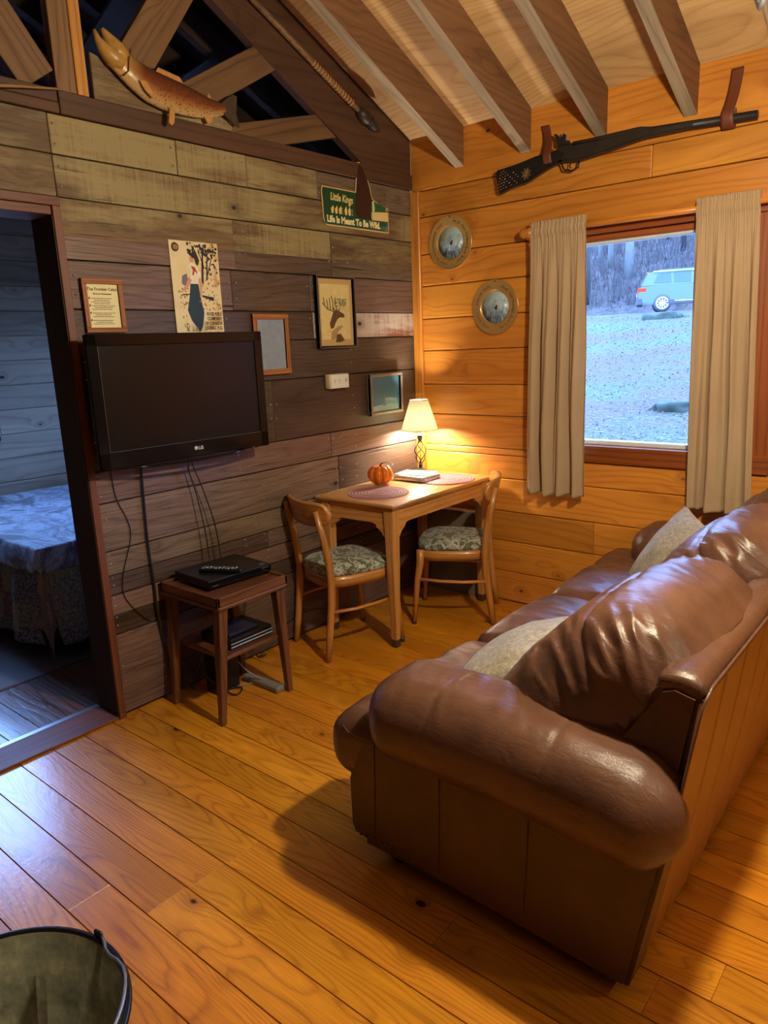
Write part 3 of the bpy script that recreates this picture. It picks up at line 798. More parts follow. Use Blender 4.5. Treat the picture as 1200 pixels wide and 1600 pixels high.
throw('throw_pillow', 'grey speckled throw pillow propped on its corner at the window end of the sofa', (1.83, -0.69, 0.625), (0.10, -0.95, 0.55), 0.205, 0.22, 0.08, 4.4)

# ================================================================== TABLE AND CHAIRS
table = thing('side_dining_table', 'small rectangular pine dining table pushed against the plank wall in the corner', 'table', (0.29, -0.50, 0))
b = B(); b.box(0.022, 0.565, -0.972, -0.03, 0.752, 0.770, grain=1, bev=0.005, seg=2); b.box(0.032, 0.555, -0.962, -0.04, 0.742, 0.752, grain=1, bev=0.003)
for k in range(1, 4): b.box(0.025 + k * 0.136, 0.0262 + k * 0.136, -0.968, -0.034, 0.7697, 0.7704, mi=1)
obj('tabletop', b, ['tablew', 'oakd'], table, world=True)
def bracket(b, pts, plane, a, c, grain): b.prism(pts, a, c, plane, grain=grain, bev=0.001)
b = B()
def apron_poly(a, c):  # along axis from a to c with shaped corner brackets
    top, bot = 0.742, 0.662
    pr = [(0.0, 0.595), (0.012, 0.600), (0.022, 0.618), (0.040, 0.630), (0.055, 0.640), (0.060, 0.655), (0.085, 0.662)]
    L = [(a + x, z) for x, z in pr]; Rr = [(c - x, z) for x, z in pr][::-1]
    return [(a, top)] + L + Rr + [(c, top)]
b.prism(apron_poly(-0.895, -0.115), 0.515, 0.535, 'yz', grain=1)
obj('apron', b, 'tablew', table, world=True)
b = B(); b.prism(apron_poly(-0.895, -0.115), 0.05, 0.07, 'yz', grain=1); obj('apron', b, 'tablew', table, world=True)
for yy in (-0.945, -0.085):
    b = B(); b.prism(apron_poly(0.105, 0.485), yy, yy + 0.02, 'xz', grain=0); obj('apron', b, 'tablew', table, world=True)
for x in (0.075, 0.515):
    for y in (-0.925, -0.085):
        b = B(); t = bmesh.new(); bmesh.ops.create_cube(t, size=1)
        for v in t.verts:
            s = 0.030 if v.co.z > 0 else 0.018
            v.co = Vector((math.copysign(s, v.co.x), math.copysign(s, v.co.y), 0.742 if v.co.z > 0 else 0.04))
        bmesh.ops.bevel(t, geom=t.edges[:], offset=0.003, segments=1, affect='EDGES')
        b.add(t, 2, 0, Mx=Matrix.Translation((x, y, 0))); l = obj('leg', b, 'tablew', table, world=True)
        b = B(); b.box(x - 0.019, x + 0.019, y - 0.019, y + 0.019, 0.0, 0.045, bev=0.003); obj('foot_cap', b, 'brassd', l, world=True)

def make_chair(label):
    c = thing('dining_chair', label, 'chair', group='golden oak dining chairs with camouflage seats')
    # seat outline (rounded trapezoid)
    def outline(sc_, n=44):
        pts = []
        for k in range(n):
            a = 2 * PI * k / n; cx, sy = math.cos(a), math.sin(a)
            x = math.copysign(abs(cx) ** 0.55, cx); y = math.copysign(abs(sy) ** 0.55, sy)
            wdt = 0.190 + 0.022 * y
            pts.append((x * wdt * sc_, y * 0.198 * sc_ + 0.005))
        return pts
    b = B(); t = bmesh.new(); prof = [(0.93, 0.425), (1.0, 0.432), (1.02, 0.446), (1.0, 0.462), (0.93, 0.474), (0.7, 0.483), (0.4, 0.487), (0.12, 0.488)]
    rings = [[t.verts.new((x, y, z)) for x, y in outline(s)] for s, z in prof]
    n = len(rings[0])
    for p, q in zip(rings, rings[1:]):
        for k in range(n): t.faces.new((p[k], p[(k + 1) % n], q[(k + 1) % n], q[k]))
    t.faces.new(rings[0][::-1]); t.faces.new(rings[-1])
    bmesh.ops.recalc_face_normals(t, faces=t.faces); b.add(t, 0, 0, True); obj('seat', b, 'camo', c)
    b = B(); t = bmesh.new(); o1, o2 = outline(0.985), outline(0.90)
    R4 = [[t.verts.new((x, y, z)) for x, y in o] for o, z in ((o1, 0.372), (o1, 0.428), (o2, 0.428), (o2, 0.372))]
    for a in range(4):
        p, q = R4[a], R4[(a + 1) % 4]
        for k in range(n): t.faces.new((p[k], p[(k + 1) % n], q[(k + 1) % n], q[k]))
    bmesh.ops.recalc_face_normals(t, faces=t.faces); b.add(t, 0, 0, True); obj('seat_frame', b, 'oak', c)
    for s in (-1, 1):
        b = B(); b.tube([(s * 0.196, 0.222, 0.0), (s * 0.186, 0.200, 0.25), (s * 0.176, 0.182, 0.36), (s * 0.176, 0.180, 0.43)], [0.0115, 0.0175, 0.022, 0.022], 10, grain=2)
        l = obj('leg', b, 'oak', c); b = B(); b.lathe([(0, 0), (.013, 0), (.0135, .028), (0, .028)], 10, Mx=Matrix.Translation((s * .196, .2215, 0))); obj('foot_cap', b, 'brassd', l)
        b = B(); pts = [(s * 0.172, -0.222, 0.0), (s * 0.171, -0.203, 0.14), (s * 0.170, -0.182, 0.30), (s * 0.168, -0.176, 0.42), (s * 0.166, -0.184, 0.52), (s * 0.162, -0.205, 0.64), (s * 0.157, -0.236, 0.78)]
        b.tube(pts, [0.0155, 0.019, 0.021, 0.021, 0.020, 0.018, 0.014], 10, grain=2, flat=0.85); l = obj('leg', b, 'oak', c)
        b = B(); b.tube([(s * 0.185, 0.195, 0.262), (s * 0.202, 0.07, 0.258), (s * 0.202, -0.06, 0.256), (s * 0.176, -0.18, 0.256)], 0.0125, 8, grain=1, flat=0.7)
        obj('stretcher', b, 'oak', c)
    # crest rail: curved slab mounted on the front of the posts
    b = B(); t = bmesh.new(); nx, nz = 28, 10; th = 0.011
    def cr(u, v, off):
        x = (u * 2 - 1) * 0.205; uu = u * 2 - 1
        h = 0.062 * (1 - 0.35 * abs(uu) ** 5) * math.sqrt(max(0.0, 1 - max(0, (abs(uu) - 0.82) / 0.18) ** 2))
        h = max(h, 0.004)
        z = 0.752 + (v * 2 - 1) * h + 0.012 * uu * uu
        y = -0.240 + 0.055 * uu * uu - (z - 0.75) * 0.22 + off
        return (x, y, z)
    F = [[t.verts.new(cr(i / nx, j / nz, 0.014)) for j in range(nz + 1)] for i in range(nx + 1)]
    K = [[t.verts.new(cr(i / nx, j / nz, -0.006)) for j in range(nz + 1)] for i in range(nx + 1)]
    for i in range(nx):
        for j in range(nz):
            t.faces.new((F[i][j], F[i + 1][j], F[i + 1][j + 1], F[i][j + 1])); t.faces.new((K[i][j], K[i][j + 1], K[i + 1][j + 1], K[i + 1][j]))
        t.faces.new((F[i][0], K[i][0], K[i + 1][0], F[i + 1][0])); t.faces.new((F[i][nz], F[i + 1][nz], K[i + 1][nz], K[i][nz]))
    for j in range(nz):
        t.faces.new((F[0][j], F[0][j + 1], K[0][j + 1], K[0][j])); t.faces.new((F[nx][j], K[nx][j], K[nx][j + 1], F[nx][j + 1]))
    bmesh.ops.recalc_face_normals(t, faces=t.faces); b.add(t, 0, 0, True); obj('crest_rail', b, 'oak', c)
    return c
ch = make_chair('golden oak chair at the short end of the pine table, next to the walnut stand')
ch.location = (0.25, -1.01, 0); ch.rotation_euler = (0, 0, -0.284)
dup(ch, (0.504, -0.339, 0), 2.059, 'golden oak chair on the long side of the pine table, nearest the pine wall')

# placemats, books, pumpkin, lamp
def mat_rings(name, loc, r, col, lab):
    g = G(name + str(r)); tc = g.n('TexCoord').outputs['Object']; x, y, z = g.sep(tc)
    d = g.m2('POWER', g.m2('ADD', g.m2('MULTIPLY', x, x), g.m2('MULTIPLY', y, y)), 0.5)
    rg = g.m2('SINE', g.m2('MULTIPLY', d, 2 * PI / 0.0175)); tw = g.noise(tc, 420, 2)
    c = g.mix(g.ramp(rg, [(0.25, 0.0), (0.6, 1.0)]), tuple(k * 0.6 for k in col), tuple(min(1, k * 1.3 + .10) for k in col)); c = g.mix(g.m2('MULTIPLY', tw, 0.35), c, srgb(206, 170, 160))
    g.bsdf(c, 0.8, rg, 0.5, 0.002)
    b = B(); prof = [(0, 0.0)] + [(r * k / 40, 0.003 + 0.0012 * math.sin(k * 2)) for k in range(1, 40)] + [(r, 0.002), (r, 0), (0, 0)]
    b.lathe(prof, 56); o = obj('placemat', b, g.m); o.location = loc
    return tag(o, lab, 'placemat', 'round braided placemats on the pine table')
mat_rings('braid', (0.292, -0.755, 0.7708), 0.165, srgb(142, 62, 74), 'round braided maroon placemat in front of the pumpkin')
mat_rings('braidb', (0.385, -0.262, 0.7708), 0.168, srgb(190, 44, 54), 'round braided red placemat under the edge of the papers')
# books and papers
cols = [srgb(214, 210, 200), srgb(190, 178, 150), srgb(70, 62, 60)]
pn = plain('book_page', srgb(214, 208, 190), 0.6, var=0.04); pc = plain('magazine_cover', srgb(168, 186, 190), 0.3, var=0.25, scale=18); pk = plain('dark_cover', srgb(54, 48, 46), 0.4)
def book(name, lab, cx, cy, z, wx, wy, h, rz, cover, grp='papers and books beside the lamp'):
    t = thing(name, lab, 'book' if name == 'book' else 'magazine', (cx, cy, z), rz, grp)
    b = B(); b.box(-wx / 2 + .002, wx / 2 - .003, -wy / 2 + .003, wy / 2 - .003, 0.0015, h - 0.0015); obj('pages', b, pn, t)
    b = B(); b.box(-wx / 2, wx / 2, -wy / 2, wy / 2, 0, 0.0015, bev=.0004); b.box(-wx / 2, wx / 2, -wy / 2, wy / 2, h - 0.0015, h, bev=.0004); b.box(-wx / 2, -wx / 2 + .0015, -wy / 2, wy / 2, 0, h)
    obj('cover', b, cover, t); return t
book('book', 'thick dark-covered book lowest in the pile beside the lamp', 0.235, -0.335, 0.7745, 0.22, 0.17, 0.016, 0.08, pk)
book('book', 'pale book in the middle of the pile beside the lamp', 0.225, -0.33, 0.7910, 0.225, 0.175, 0.010, -0.05, pn)
book('magazine', 'light blue magazine lying on top of the pile beside the lamp', 0.215, -0.315, 0.8015, 0.21, 0.16, 0.004, 0.18, pc)
# pumpkin
pk_t = thing('pumpkin', 'small shiny orange pumpkin on the pine table between placemat and books', 'pumpkin', (0.135, -0.55, 0.7705))
g = G('pumpkin_orange'); tc = g.n('TexCoord').outputs['Object']
g.bsdf(g.mix(g.noise(tc, 14, 3), srgb(206, 88, 8), srgb(232, 128, 22)), 0.22, Coat_Weight=0.5); M['pump'] = g.m
b = B()
def pf(u, v):
    a = u * 2 * PI; ph = (v - 0.5) * PI; rad = 0.074 * math.cos(ph) ** 0.75 * (1 - 0.10 * abs(math.cos(a * 4.5)) ** 6 * 1.0)
    z = 0.056 + 0.056 * math.sin(ph) - 0.014 * math.exp(-(math.cos(ph) / 0.3) ** 2) * (1 if ph > 0 else -0.4)
    rr_ = rad - 0.009 * (abs(math.cos(a * 4.0)) ** 14)
    return Vector((rr_ * math.cos(a), rr_ * math.sin(a), z))
b.grid(pf, 128, 28, closeu=True); obj('shell', b, 'pump', pk_t)
b = B(); b.tube([(0, 0, 0.09), (0.002, 0, 0.107), (0.008, 0.004, 0.118), (0.018, 0.01, 0.122)], [0.007, 0.005, 0.0035, 0.002], 8); obj('stem', b, plain('stem', srgb(70, 50, 26), 0.7), pk_t)
b = B(); b.tube([(0, 0, .104), (.02, .015, .125), (.04, .035, .118), (.05, .05, .10), (.04, .065, .112)], 0.001, 5); obj('tendril', b, 'iron', pk_t)
# table lamp
lp = thing('table_lamp', 'lit table lamp with twisted wrought iron stem and cream shade, in the corner', 'lamp', (0.135, -0.165, 0.7705))
b = B(); b.lathe([(0, 0), (0.062, 0), (0.064, 0.006), (0.055, 0.016), (0.03, 0.026), (0.012, 0.036), (0, 0.036)], 28); obj('base', b, plain('verdigris_iron', (0.10, 0.115, 0.11), 0.45, 0.5, var=.2), lp)
b = B(); b.lathe([(0, .03), (.012, .034), (.009, .045), (.014, .05), (.008, .06), (0, .06)], 14); b.lathe([(0, .20), (.010, .202), (.016, .212), (.016, .228), (.010, .232), (0, .232)], 14)
for k in range(4):
    pts = []
    for j in range(15):
        t_ = j / 14; a = k * PI / 2 + t_ * PI * 1.15; r_ = 0.004 + 0.031 * math.sin(t_ * PI) ** 0.9
        pts.append((r_ * math.cos(a), r_ * math.sin(a), 0.055 + 0.15 * t_))
    b.tube(pts, 0.0032, 6)
b.tube([(0, 0, .05), (0, 0, .21)], 0.002, 6); obj('stem', b, 'iron', lp)
b = B(); b.lathe([(0, .232), (.038, .236), (.039, .239), (.0, .238)], 24); obj('drip_pan', b, 'steel', lp)
b = B(); b.lathe([(0, .238), (.012, .238), (.012, .275), (0, .275)], 14); obj('socket', b, 'white', lp)
g = G('lamp_shade'); d = g.n('BsdfDiffuse', None, Color=(0.80, 0.76, 0.58, 1)); tr = g.n('BsdfTranslucent', None, Color=(0.80, 0.78, 0.62, 1))
mx = g.n('MixShader', None, i0=0.5); g.t.links.new(d.outputs[0], mx.inputs[1]); g.t.links.new(tr.outputs[0], mx.inputs[2]); g.t.links.new(mx.outputs[0], g.out.inputs[0])
b = B(); b.lathe([(0.111, 0.268), (0.054, 0.448), (0.0535, 0.4475), (0.1105, 0.2675)], 40); sh = obj('lamp_shade', b, g.m, lp)
st_m = plain('shade_trim', srgb(150, 132, 92), 0.6)
for r_, z_ in ((0.111, 0.2685), (0.054, 0.4465)):
    b = B(); b.tube([(r_ * math.cos(2 * PI * k / 40), r_ * math.sin(2 * PI * k / 40), z_) for k in range(41)], 0.0022, 6, cap=False); obj('shade_trim', b, st_m, sh)
b = B()
for k in range(3):
    a = k * 2 * PI / 3; b.tube([(0, 0, .44), (.053 * math.cos(a), .053 * math.sin(a), .446)], 0.0012, 5)
b.tube([(0, 0, .436), (0, 0, .458)], .002, 6); obj('shade_spider', b, 'steel', sh)
b = B(); b.lathe([(0, .275), (.012, .278), (.014, .29), (.029, .33), (.030, .345), (.022, .366), (0, .374)], 20); bo = obj('bulb', b, emis('bulb_light', (1.0, 0.90, 0.72), LAMP_GLOW), lp)
b = B(); b.tube([(0.09, -0.13, .773), (0.03, -0.06, .773), (0.012, -0.012, .772), (0.012, -0.012, .6), (0.02, -0.03, .3)], 0.0025, 6); obj('cable', b, 'cord', lp, world=True)

# panel leaning behind the table
b = B(); b.box(-0.0 + 0.065, 0.50, -0.045, -0.012, 0.0, 0.530, grain=0, bev=0.003); b.box(0.065, 0.50, -0.050, -0.008, 0.531, 0.540, mi=1, bev=.002)
tag(obj('wall_heater', b, [plain('beige_heater', srgb(120, 108, 90), 0.5), 'white']), 'flat beige panel with a white top edge standing under the table against the pine wall', 'panel')

# ================================================================== WALNUT STAND
st = thing('side_stand', 'small walnut-stained stand with splayed legs and a lower shelf below the television', 'side table', (0.225, -1.77, 0))
# top measured corners: (.001,-1.93) (.465,-1.987) (.378,-1.555) (-.004,-1.546)
X0, X1, Y0, Y1 = 0.018, 0.430, -1.962, -1.575
b = B(); b.box(X0 + .01, X1 - .01, Y0 + .01, Y1 - .01, 0.538, 0.550, grain=1); obj('top_board', b, 'oakd', st, world=True)
b = B()
for a in ((X0, X1, Y0, Y0 + .014, 0), (X0, X1, Y1 - .014, Y1, 0), (X0, X0 + .014, Y0, Y1, 1), (X1 - .014, X1, Y0, Y1, 1)):
    b.box(a[0], a[1], a[2], a[3], 0.520, 0.560, grain=a[4], bev=0.003); 
    b.box(a[0] - .004 * (a[4] == 1 and a[0] == X0) , a[1], a[2], a[3], 0.500, 0.519, grain=a[4], bev=0.006, seg=2)
obj('top_rim', b, 'oakd', st, world=True)
for sx, sy in ((0, 0), (0, 1), (1, 0), (1, 1)):
    tx = X0 + .035 if sx == 0 else X1 - .035; ty = Y0 + .035 if sy == 0 else Y1 - .035
    bx = tx + (-0.0 if sx == 0 else 0.022) + (0.036 if sx == 0 else 0); by = ty + (-0.050 if sy == 0 else -0.0 + .010)
    bx = 0.085 if sx == 0 else 0.418; by = -1.985 if sy == 0 else -1.600
    b = B(); t = bmesh.new(); bmesh.ops.create_cube(t, size=1)
    for v in t.verts:
        tp = v.co.z > 0; s = 0.023 if tp else 0.013
        v.co = Vector(((tx if tp else bx) + math.copysign(s, v.co.x), (ty if tp else by) + math.copysign(s, v.co.y), 0.502 if tp else 0.0))
    bmesh.ops.bevel(t, geom=t.edges[:], offset=0.002, segments=1, affect='EDGES'); b.add(t, 2, 0); obj('leg', b, 'oakd', st, world=True)
b = B(); b.box(0.075, 0.395, -1.925, -1.615, 0.262, 0.278, grain=1, bev=0.003); obj('shelf', b, 'oakd', st, world=True)
# disc player, remote, receiver, power brick
dv = thing('disc_player', 'slim black disc player on top of the walnut stand', 'disc player', (0.19, -1.74, 0.5605), -0.06)
b = B(); b.box(-0.135, 0.135, -0.165, 0.165, 0.003, 0.040, bev=0.004, seg=2); obj('case', b, 'black', dv)
b = B(); b.box(0.1345, 0.138, -0.163, 0.163, 0.008, 0.036, bev=.001); b.box(.1375, .1385, -.15, -.12, .013, .016, mi=1); b.box(.1375, .1385, .11, .15, .028, .031, mi=1); obj('front_panel', b, ['blackgloss', 'steel'], dv)
b = B(); b.box(0.10, .125, 0.12, 0.145, 0.040, 0.0404); obj('badge', b, 'steel', dv)
rm = thing('remote_control', 'long black remote control lying across the disc player', 'remote control', (0.245, -1.79, 0.6015), 0.5)
b = B(); b.box(-0.1, 0.1, -0.022, 0.022, 0, 0.016, bev=0.006, seg=3, smooth=True); obj('body', b, 'black', rm)
b = B()
for i in range(11):
    for j in range(3): b.box(-0.085 + i * .015, -0.078 + i * .015, -.014 + j * .011, -.008 + j * .011, .0155, .018, bev=.0008, mi=(i * 3 + j) % 4 == 0)
obj('buttons', b, ['greycord', 'white'], rm)
rc = thing('receiver_box', 'small black receiver with pale stripes on the shelf of the walnut stand', 'receiver', (0.25, -1.745, 0.2785), 0.0)
b = B(); b.box(-.10, .11, -.12, .12, .003, .048, bev=.004); obj('case', b, 'black', rc)
b = B(); b.box(.110, .113, -.118, .118, .010, .016, bev=.001); b.box(.110, .113, -.118, .118, .026, .030, bev=.001); obj('front_stripe', b, plain('pale_blue_trim', srgb(150, 170, 180), .25), rc)
b = B(); b.box(-.08, .08, -.10, .06, .0482, .060, bev=.003); obj('lid', b, plain('blue_black_top', srgb(40, 44, 66), .25), rc)
b = B(); b.box(0.10, 0.19, -1.83, -1.70, 0.001, 0.20, bev=0.006); tag(obj('power_supply_box', b, 'black'), 'upright black box on the floor under the walnut stand', 'power box')
b = B(); b.box(0.15, 0.40, -1.66, -1.61, 0.0012, 0.03, bev=0.006)
tag(obj('power_strip', b, 'greycord'), 'grey power strip on the floor under the walnut stand', 'power strip')
# cords
def cord(name, lab, pts, r=0.003, m='cord', n=8, grp='cords hanging below the television'):
    P = [Vector(p) for p in pts]; out = []
    for i in range(len(P) - 1):
        p0, p1, p2, p3 = P[max(i - 1, 0)], P[i], P[i + 1], P[min(i + 2, len(P) - 1)]
        for k in range(n):
            t = k / n; out.append(0.5 * ((2 * p1) + (-p0 + p2) * t + (2 * p0 - 5 * p1 + 4 * p2 - p3) * t * t + (-p0 + 3 * p1 - 3 * p2 + p3) * t ** 3))
    out.append(P[-1]); b = B(); b.tube(out, r, 6); return tag(obj(name, b, m), lab, 'cord', grp)
cord('cable', 'thick black cable bundle running down the planks from television to floor', [(.012, -1.98, 1.12), (.012, -1.985, 1.0), (.012, -1.992, .755), (.012, -1.985, .55), (.012, -1.985, .43), (.014, -1.96, .2), (.02, -1.93, .1), (.05, -1.86, .01)], .006)
cord('cable', 'thin black cable hanging onto the disc player, farther from the doorway', [(.10, -1.77, 1.16), (.05, -1.75, 1.07), (.05, -1.71, .95), (.055, -1.665, .78), (.06, -1.65, .62), (.07, -1.66, .575)], .003)
cord('cable', 'thin black cable hanging onto the disc player, nearer the doorway', [(.10, -1.77, 1.16), (.04, -1.765, 1.05), (.045, -1.74, .92), (.055, -1.72, .75), (.06, -1.715, .62), (.08, -1.72, .575)], .003)
cord('cable', 'very thin wire zigzagging down the planks beside the door casing', [(.006, -2.12, 1.1), (.006, -2.11, .97), (.006, -2.07, .86), (.006, -2.068, .78), (.006, -2.12, .64), (.006, -2.13, .55), (.006, -2.09, .47), (.006, -2.03, .40), (.012, -2.02, .395)], .0022)
cord('cable', 'looped black cord crossing itself under the walnut stand', [(.05, -1.87, .02), (.10, -1.88, .10), (.14, -1.85, .21), (.16, -1.80, .20), (.13, -1.86, .12), (.20, -1.80, .02), (.26, -1.78, .008), (.22, -1.72, .008), (.17, -1.78, .01)], .0035, grp='cords under the stand')
cord('cable', 'grey cord making a pointed loop on the floor beside the walnut stand', [(.18, -1.70, .12), (.24, -1.66, .05), (.31, -1.60, .006), (.27, -1.585, .005), (.22, -1.66, .005), (.19, -1.72, .006)], .0035, 'greycord', grp='cords under the stand')
cord('cable', 'black cord arching from the wall down to the floor behind the walnut stand', [(.01, -1.62, .52), (.03, -1.55, .48), (.03, -1.50, .36), (.02, -1.52, .22), (.02, -1.50, .10), (.03, -1.46, .02), (.03, -1.40, .008)], .003, grp='cords under the stand')
cord('cable', 'black cord running along the foot of the plank wall behind the oak chair', [(.02, -1.44, .006), (.02, -1.35, .05), (.02, -1.26, .11), (.02, -1.15, .14), (.02, -1.0, .13), (.02, -.8, .05)], .003, grp='cords under the stand')

# ================================================================== TELEVISION
tv = thing('television', 'flat black television on a wall bracket above the walnut stand', 'television', (0.125, -1.80, 1.105), math.radians(-3))
W2, H = 0.418, 0.525
b = B(); b.box(-.045, -.012, -W2 + .02, W2 - .02, 0.02, H - .02, bev=.012, seg=2)
b.box(-.012, .006, -W2, W2, 0, H, bev=.006, seg=2)
obj('cabinet', b, 'blackgloss', tv)
b = B(); b.box(.0055, .012, -W2, W2, H - .045, H, bev=.003); b.box(.0055, .012, -W2, W2, 0, .068, bev=.003); b.box(.0055, .012, -W2, -W2 + .045, .0, H, bev=.003); b.box(.0055, .012, W2 - .045, W2, 0, H, bev=.003)
obj('bezel', b, 'blackgloss', tv)
b = B(); b.box(.006, .0075, -W2 + .04, W2 - .04, .06, H - .04); obj('screen', b, 'screen', tv)
b = B()
for a in ((-W2 + .045, W2 - .045, .0675, .069), (-W2 + .045, -W2 + .0465, .068, H - .045)): b.box(.008, .0128, a[0], a[1], a[2], a[3])
obj('screen_edge', b, plain('edge_line', (.09, .085, .08), .3), tv)
b = B(); b.lathe([(0, .0008), (.0085, .0008), (.0085, 0)], 24, Mx=LW(.0122, .018, .037)); b.add(text_bm('LG', .020, LW(.0125, .030, .030), offset=.0006))
lg = obj('logo', b, plain('logo_silver', (.55, .55, .55), .3), tv)
b = B(); b.box(.0131, .0135, .0175, .0185, .031, .041); b.box(.0131, .0135, .0175, .0225, .031, .032); obj('logo_mark', b, plain('logo_dark', (.05, .01, .015), .5), lg)
b = B(); b.tube([(.0, -W2 + .05, .004), (.014, -.2, -.010), (.018, 0, -.014), (.014, .2, -.010), (0, W2 - .05, .004)], .010, 8, flat=.6); obj('speaker_lip', b, 'blackgloss', tv)
b = B(); b.box(-.125, -.045, -.10, .10, .16, .36, bev=.004); obj('wall_bracket', b, 'iron', tv)

# ================================================================== PICTURES ON THE PLANK WALL
def frame(name, lab, cat, y0, y1, z0, z1, wd, dep, fm, inner, lean=0.0, grp='framed pictures on the plank wall', mats=None):
    t = thing(name, lab, cat, (0.004, (y0 + y1) / 2, z0), 0, grp); hw = (y1 - y0) / 2; h = z1 - z0
    b = B()
    for a in ((-hw, hw, 0, wd, 1), (-hw, hw, h - wd, h, 1), (-hw, -hw + wd, wd, h - wd, 2), (hw - wd, hw, wd, h - wd, 2)):
        b.box(0, dep, a[0], a[1], a[2], a[3], grain=a[4], bev=.003, seg=2)
        b.box(dep * .3, dep * .85, a[0] + .004 * 0, a[1], a[2], a[3], grain=a[4])
    obj('frame', b, fm, t)
    b = B(); b.box(.001, dep * .45, -hw + wd * .6, hw - wd * .6, wd * .6, h - wd * .6); obj('backing', b, inner, t)
    return t, hw, h
def poly3(b, pts, x, mi, d=0.0004): b.prism(pts, x, x + d, 'yz', mi=mi)
# framed verse
t, hw, h = frame('framed_text', 'small brown frame with a printed cream verse sheet, above the doorway edge of the television', 'framed text', -2.150, -1.976, 1.638, 1.845, .020, .018, 'frame_oak', 'paper')
b = B(); x = .0088
for tx, s, zz, al in (('The Frontier Cabin', .0165, h - .045, 'CENTER'), ('By Some Homesteader', .0085, h - .060, 'CENTER')):
    b.add(text_bm(tx, s, LW(x, 0, zz), align=al, depth=.0002, offset=.0002))
random.seed(3)
for st_ in range(4):
    for ln in range(3 if st_ else 4):
        zz = h - .076 - st_ * .028 - ln * .0068; y = -hw + .036 + (.012 if ln % 2 else 0)
        while y < hw - .042 - random.random() * .02:
            ww = random.uniform(.004, .010); b.box(x, x + .0002, y, min(y + ww, hw - .03), zz, zz + .0022); y += ww + .002
    b.box(x, x + .0002, -hw + .026, -hw + .031, h - .078 - st_ * .028, h - .070 - st_ * .028)
obj('lettering', b, 'ink', t)
# poster
ps = thing('poster', 'tall unframed cream poster of a woman in a long blue skirt, above the television', 'poster', (0.004, -1.60, 1.629), 0)
pw, ph_ = .128, .390
g = G('poster_paper'); tc = g.n('TexCoord').outputs['Object']
n = g.noise(g.vm('MULTIPLY', tc, (1, 1, .8)), 16, 5, .65); yy, zz_ = g.sep(tc)[1:]
gold = g.m2('MULTIPLY', g.ramp(n, [(.5, 0.0), (.62, 1.0)]), g.ramp(g.m2('ADD', yy, .5), [(.46, .15), (.56, 1.0)]))
g.bsdf(g.mix(g.m2('MULTIPLY', gold, .75), srgb(226, 206, 160), srgb(184, 134, 58)), .55); M['posterp'] = g.m
b = B(); b.box(0, .003, -pw, pw, 0, ph_); obj('sheet', b, 'posterp', ps)
def tint(nm, c): return plain(nm, srgb(*c), .6, var=.15, scale=60)
pm = [tint('poster_blue', (30, 54, 70)), tint('poster_white', (232, 222, 196)), tint('poster_dark', (44, 34, 30)), tint('poster_skin', (206, 150, 112)), tint('poster_red', (184, 56, 34)), tint('poster_mauve', (118, 104, 120)), tint('poster_tan', (150, 110, 56))]
b = B(); x = .0031
poly3(b, [(-.035, .215), (-.045, .16), (-.062, .10), (-.045, .055), (-.015, .02), (-.008, -.0 + .005), (.012, .03), (.025, .09), (.012, .16), (.006, .215)], x, 0)           # skirt
poly3(b, [(-.038, .213), (-.030, .262), (-.040, .285), (-.022, .302), (.002, .292), (.022, .262), (.026, .216), (.008, .213)], x + .0004, 1)                             # blouse
poly3(b, [(.008, .235), (.022, .24), (.024, .19), (.016, .15), (.010, .155), (.012, .20)], x + .0008, 3)                                                          # arm
poly3(b, [(-.038, .245), (-.062, .205), (-.082, .185), (-.074, .178), (-.05, .195), (-.028, .225)], x + .0008, 3)
poly3(b, [(-.026, .302), (-.030, .320), (-.020, .334), (-.010, .328), (-.008, .305)], x + .0008, 3)                                                               # face
poly3(b, [(-.024, .336), (-.008, .348), (.012, .338), (.022, .312), (.012, .29), (.002, .296), (-.004, .318), (-.02, .326)], x + .0012, 2)                          # hair
poly3(b, [(-.026, .288), (-.016, .270), (-.022, .252), (-.014, .248), (-.008, .268), (.004, .255), (.004, .266), (-.006, .284)], x + .0014, 4)                       # scarf
poly3(b, [(-.075, .245), (-.05, .255), (-.044, .215), (-.06, .200), (-.08, .212)], x + .0002, 5)                                                                  # bundle
poly3(b, [(.022, .166), (.060, .160), (.085, .157), (.083, .140), (.058, .148), (.022, .158)], x + .0004, 2)                                                      # rifle
poly3(b, [(-.082, .168), (-.036, .170), (-.036, .166), (-.082, .163)], x + .0003, 2)
random.seed(11)
def blob(b, cy, cz, r, mi, x_, n=9):
    a0 = random.random() * 6; poly3(b, [(cy + r * (.6 + .5 * random.random()) * math.cos(a0 + k * 2 * PI / n), cz + r * (.6 + .5 * random.random()) * math.sin(a0 + k * 2 * PI / n)) for k in range(n)], x_, mi, .0003)
for k in range(70): blob(b, random.uniform(-.035, .118), random.uniform(.335, .384), random.uniform(.003, .009), 2, x + .0002 + k * 1e-6)
for k in range(26): blob(b, random.uniform(.05, .118), random.uniform(.25, .34), random.uniform(.003, .008), 2, x + .0002 + k * 1e-6)
for a, c, w_ in (((.03, .215), (.045, .37), .006), ((.055, .23), (.07, .36), .004), ((.06, .25), (.10, .35), .003), ((.045, .28), (.02, .36), .003)):
    poly3(b, [(a[0] - w_, a[1]), (a[0] + w_, a[1]), (c[0] + w_ * .6, c[1]), (c[0] - w_ * .6, c[1])], x + .0001, 2)
for k in range(60): blob(b, random.uniform(.0, .118), random.uniform(.10, .24), random.uniform(.002, .006), 6, x + .00005 + k * 1e-6)
for k in range(40): blob(b, random.uniform(-.10, -.05), random.uniform(.03, .20), random.uniform(.002, .005), 6, x + .00005 + k * 1e-6)
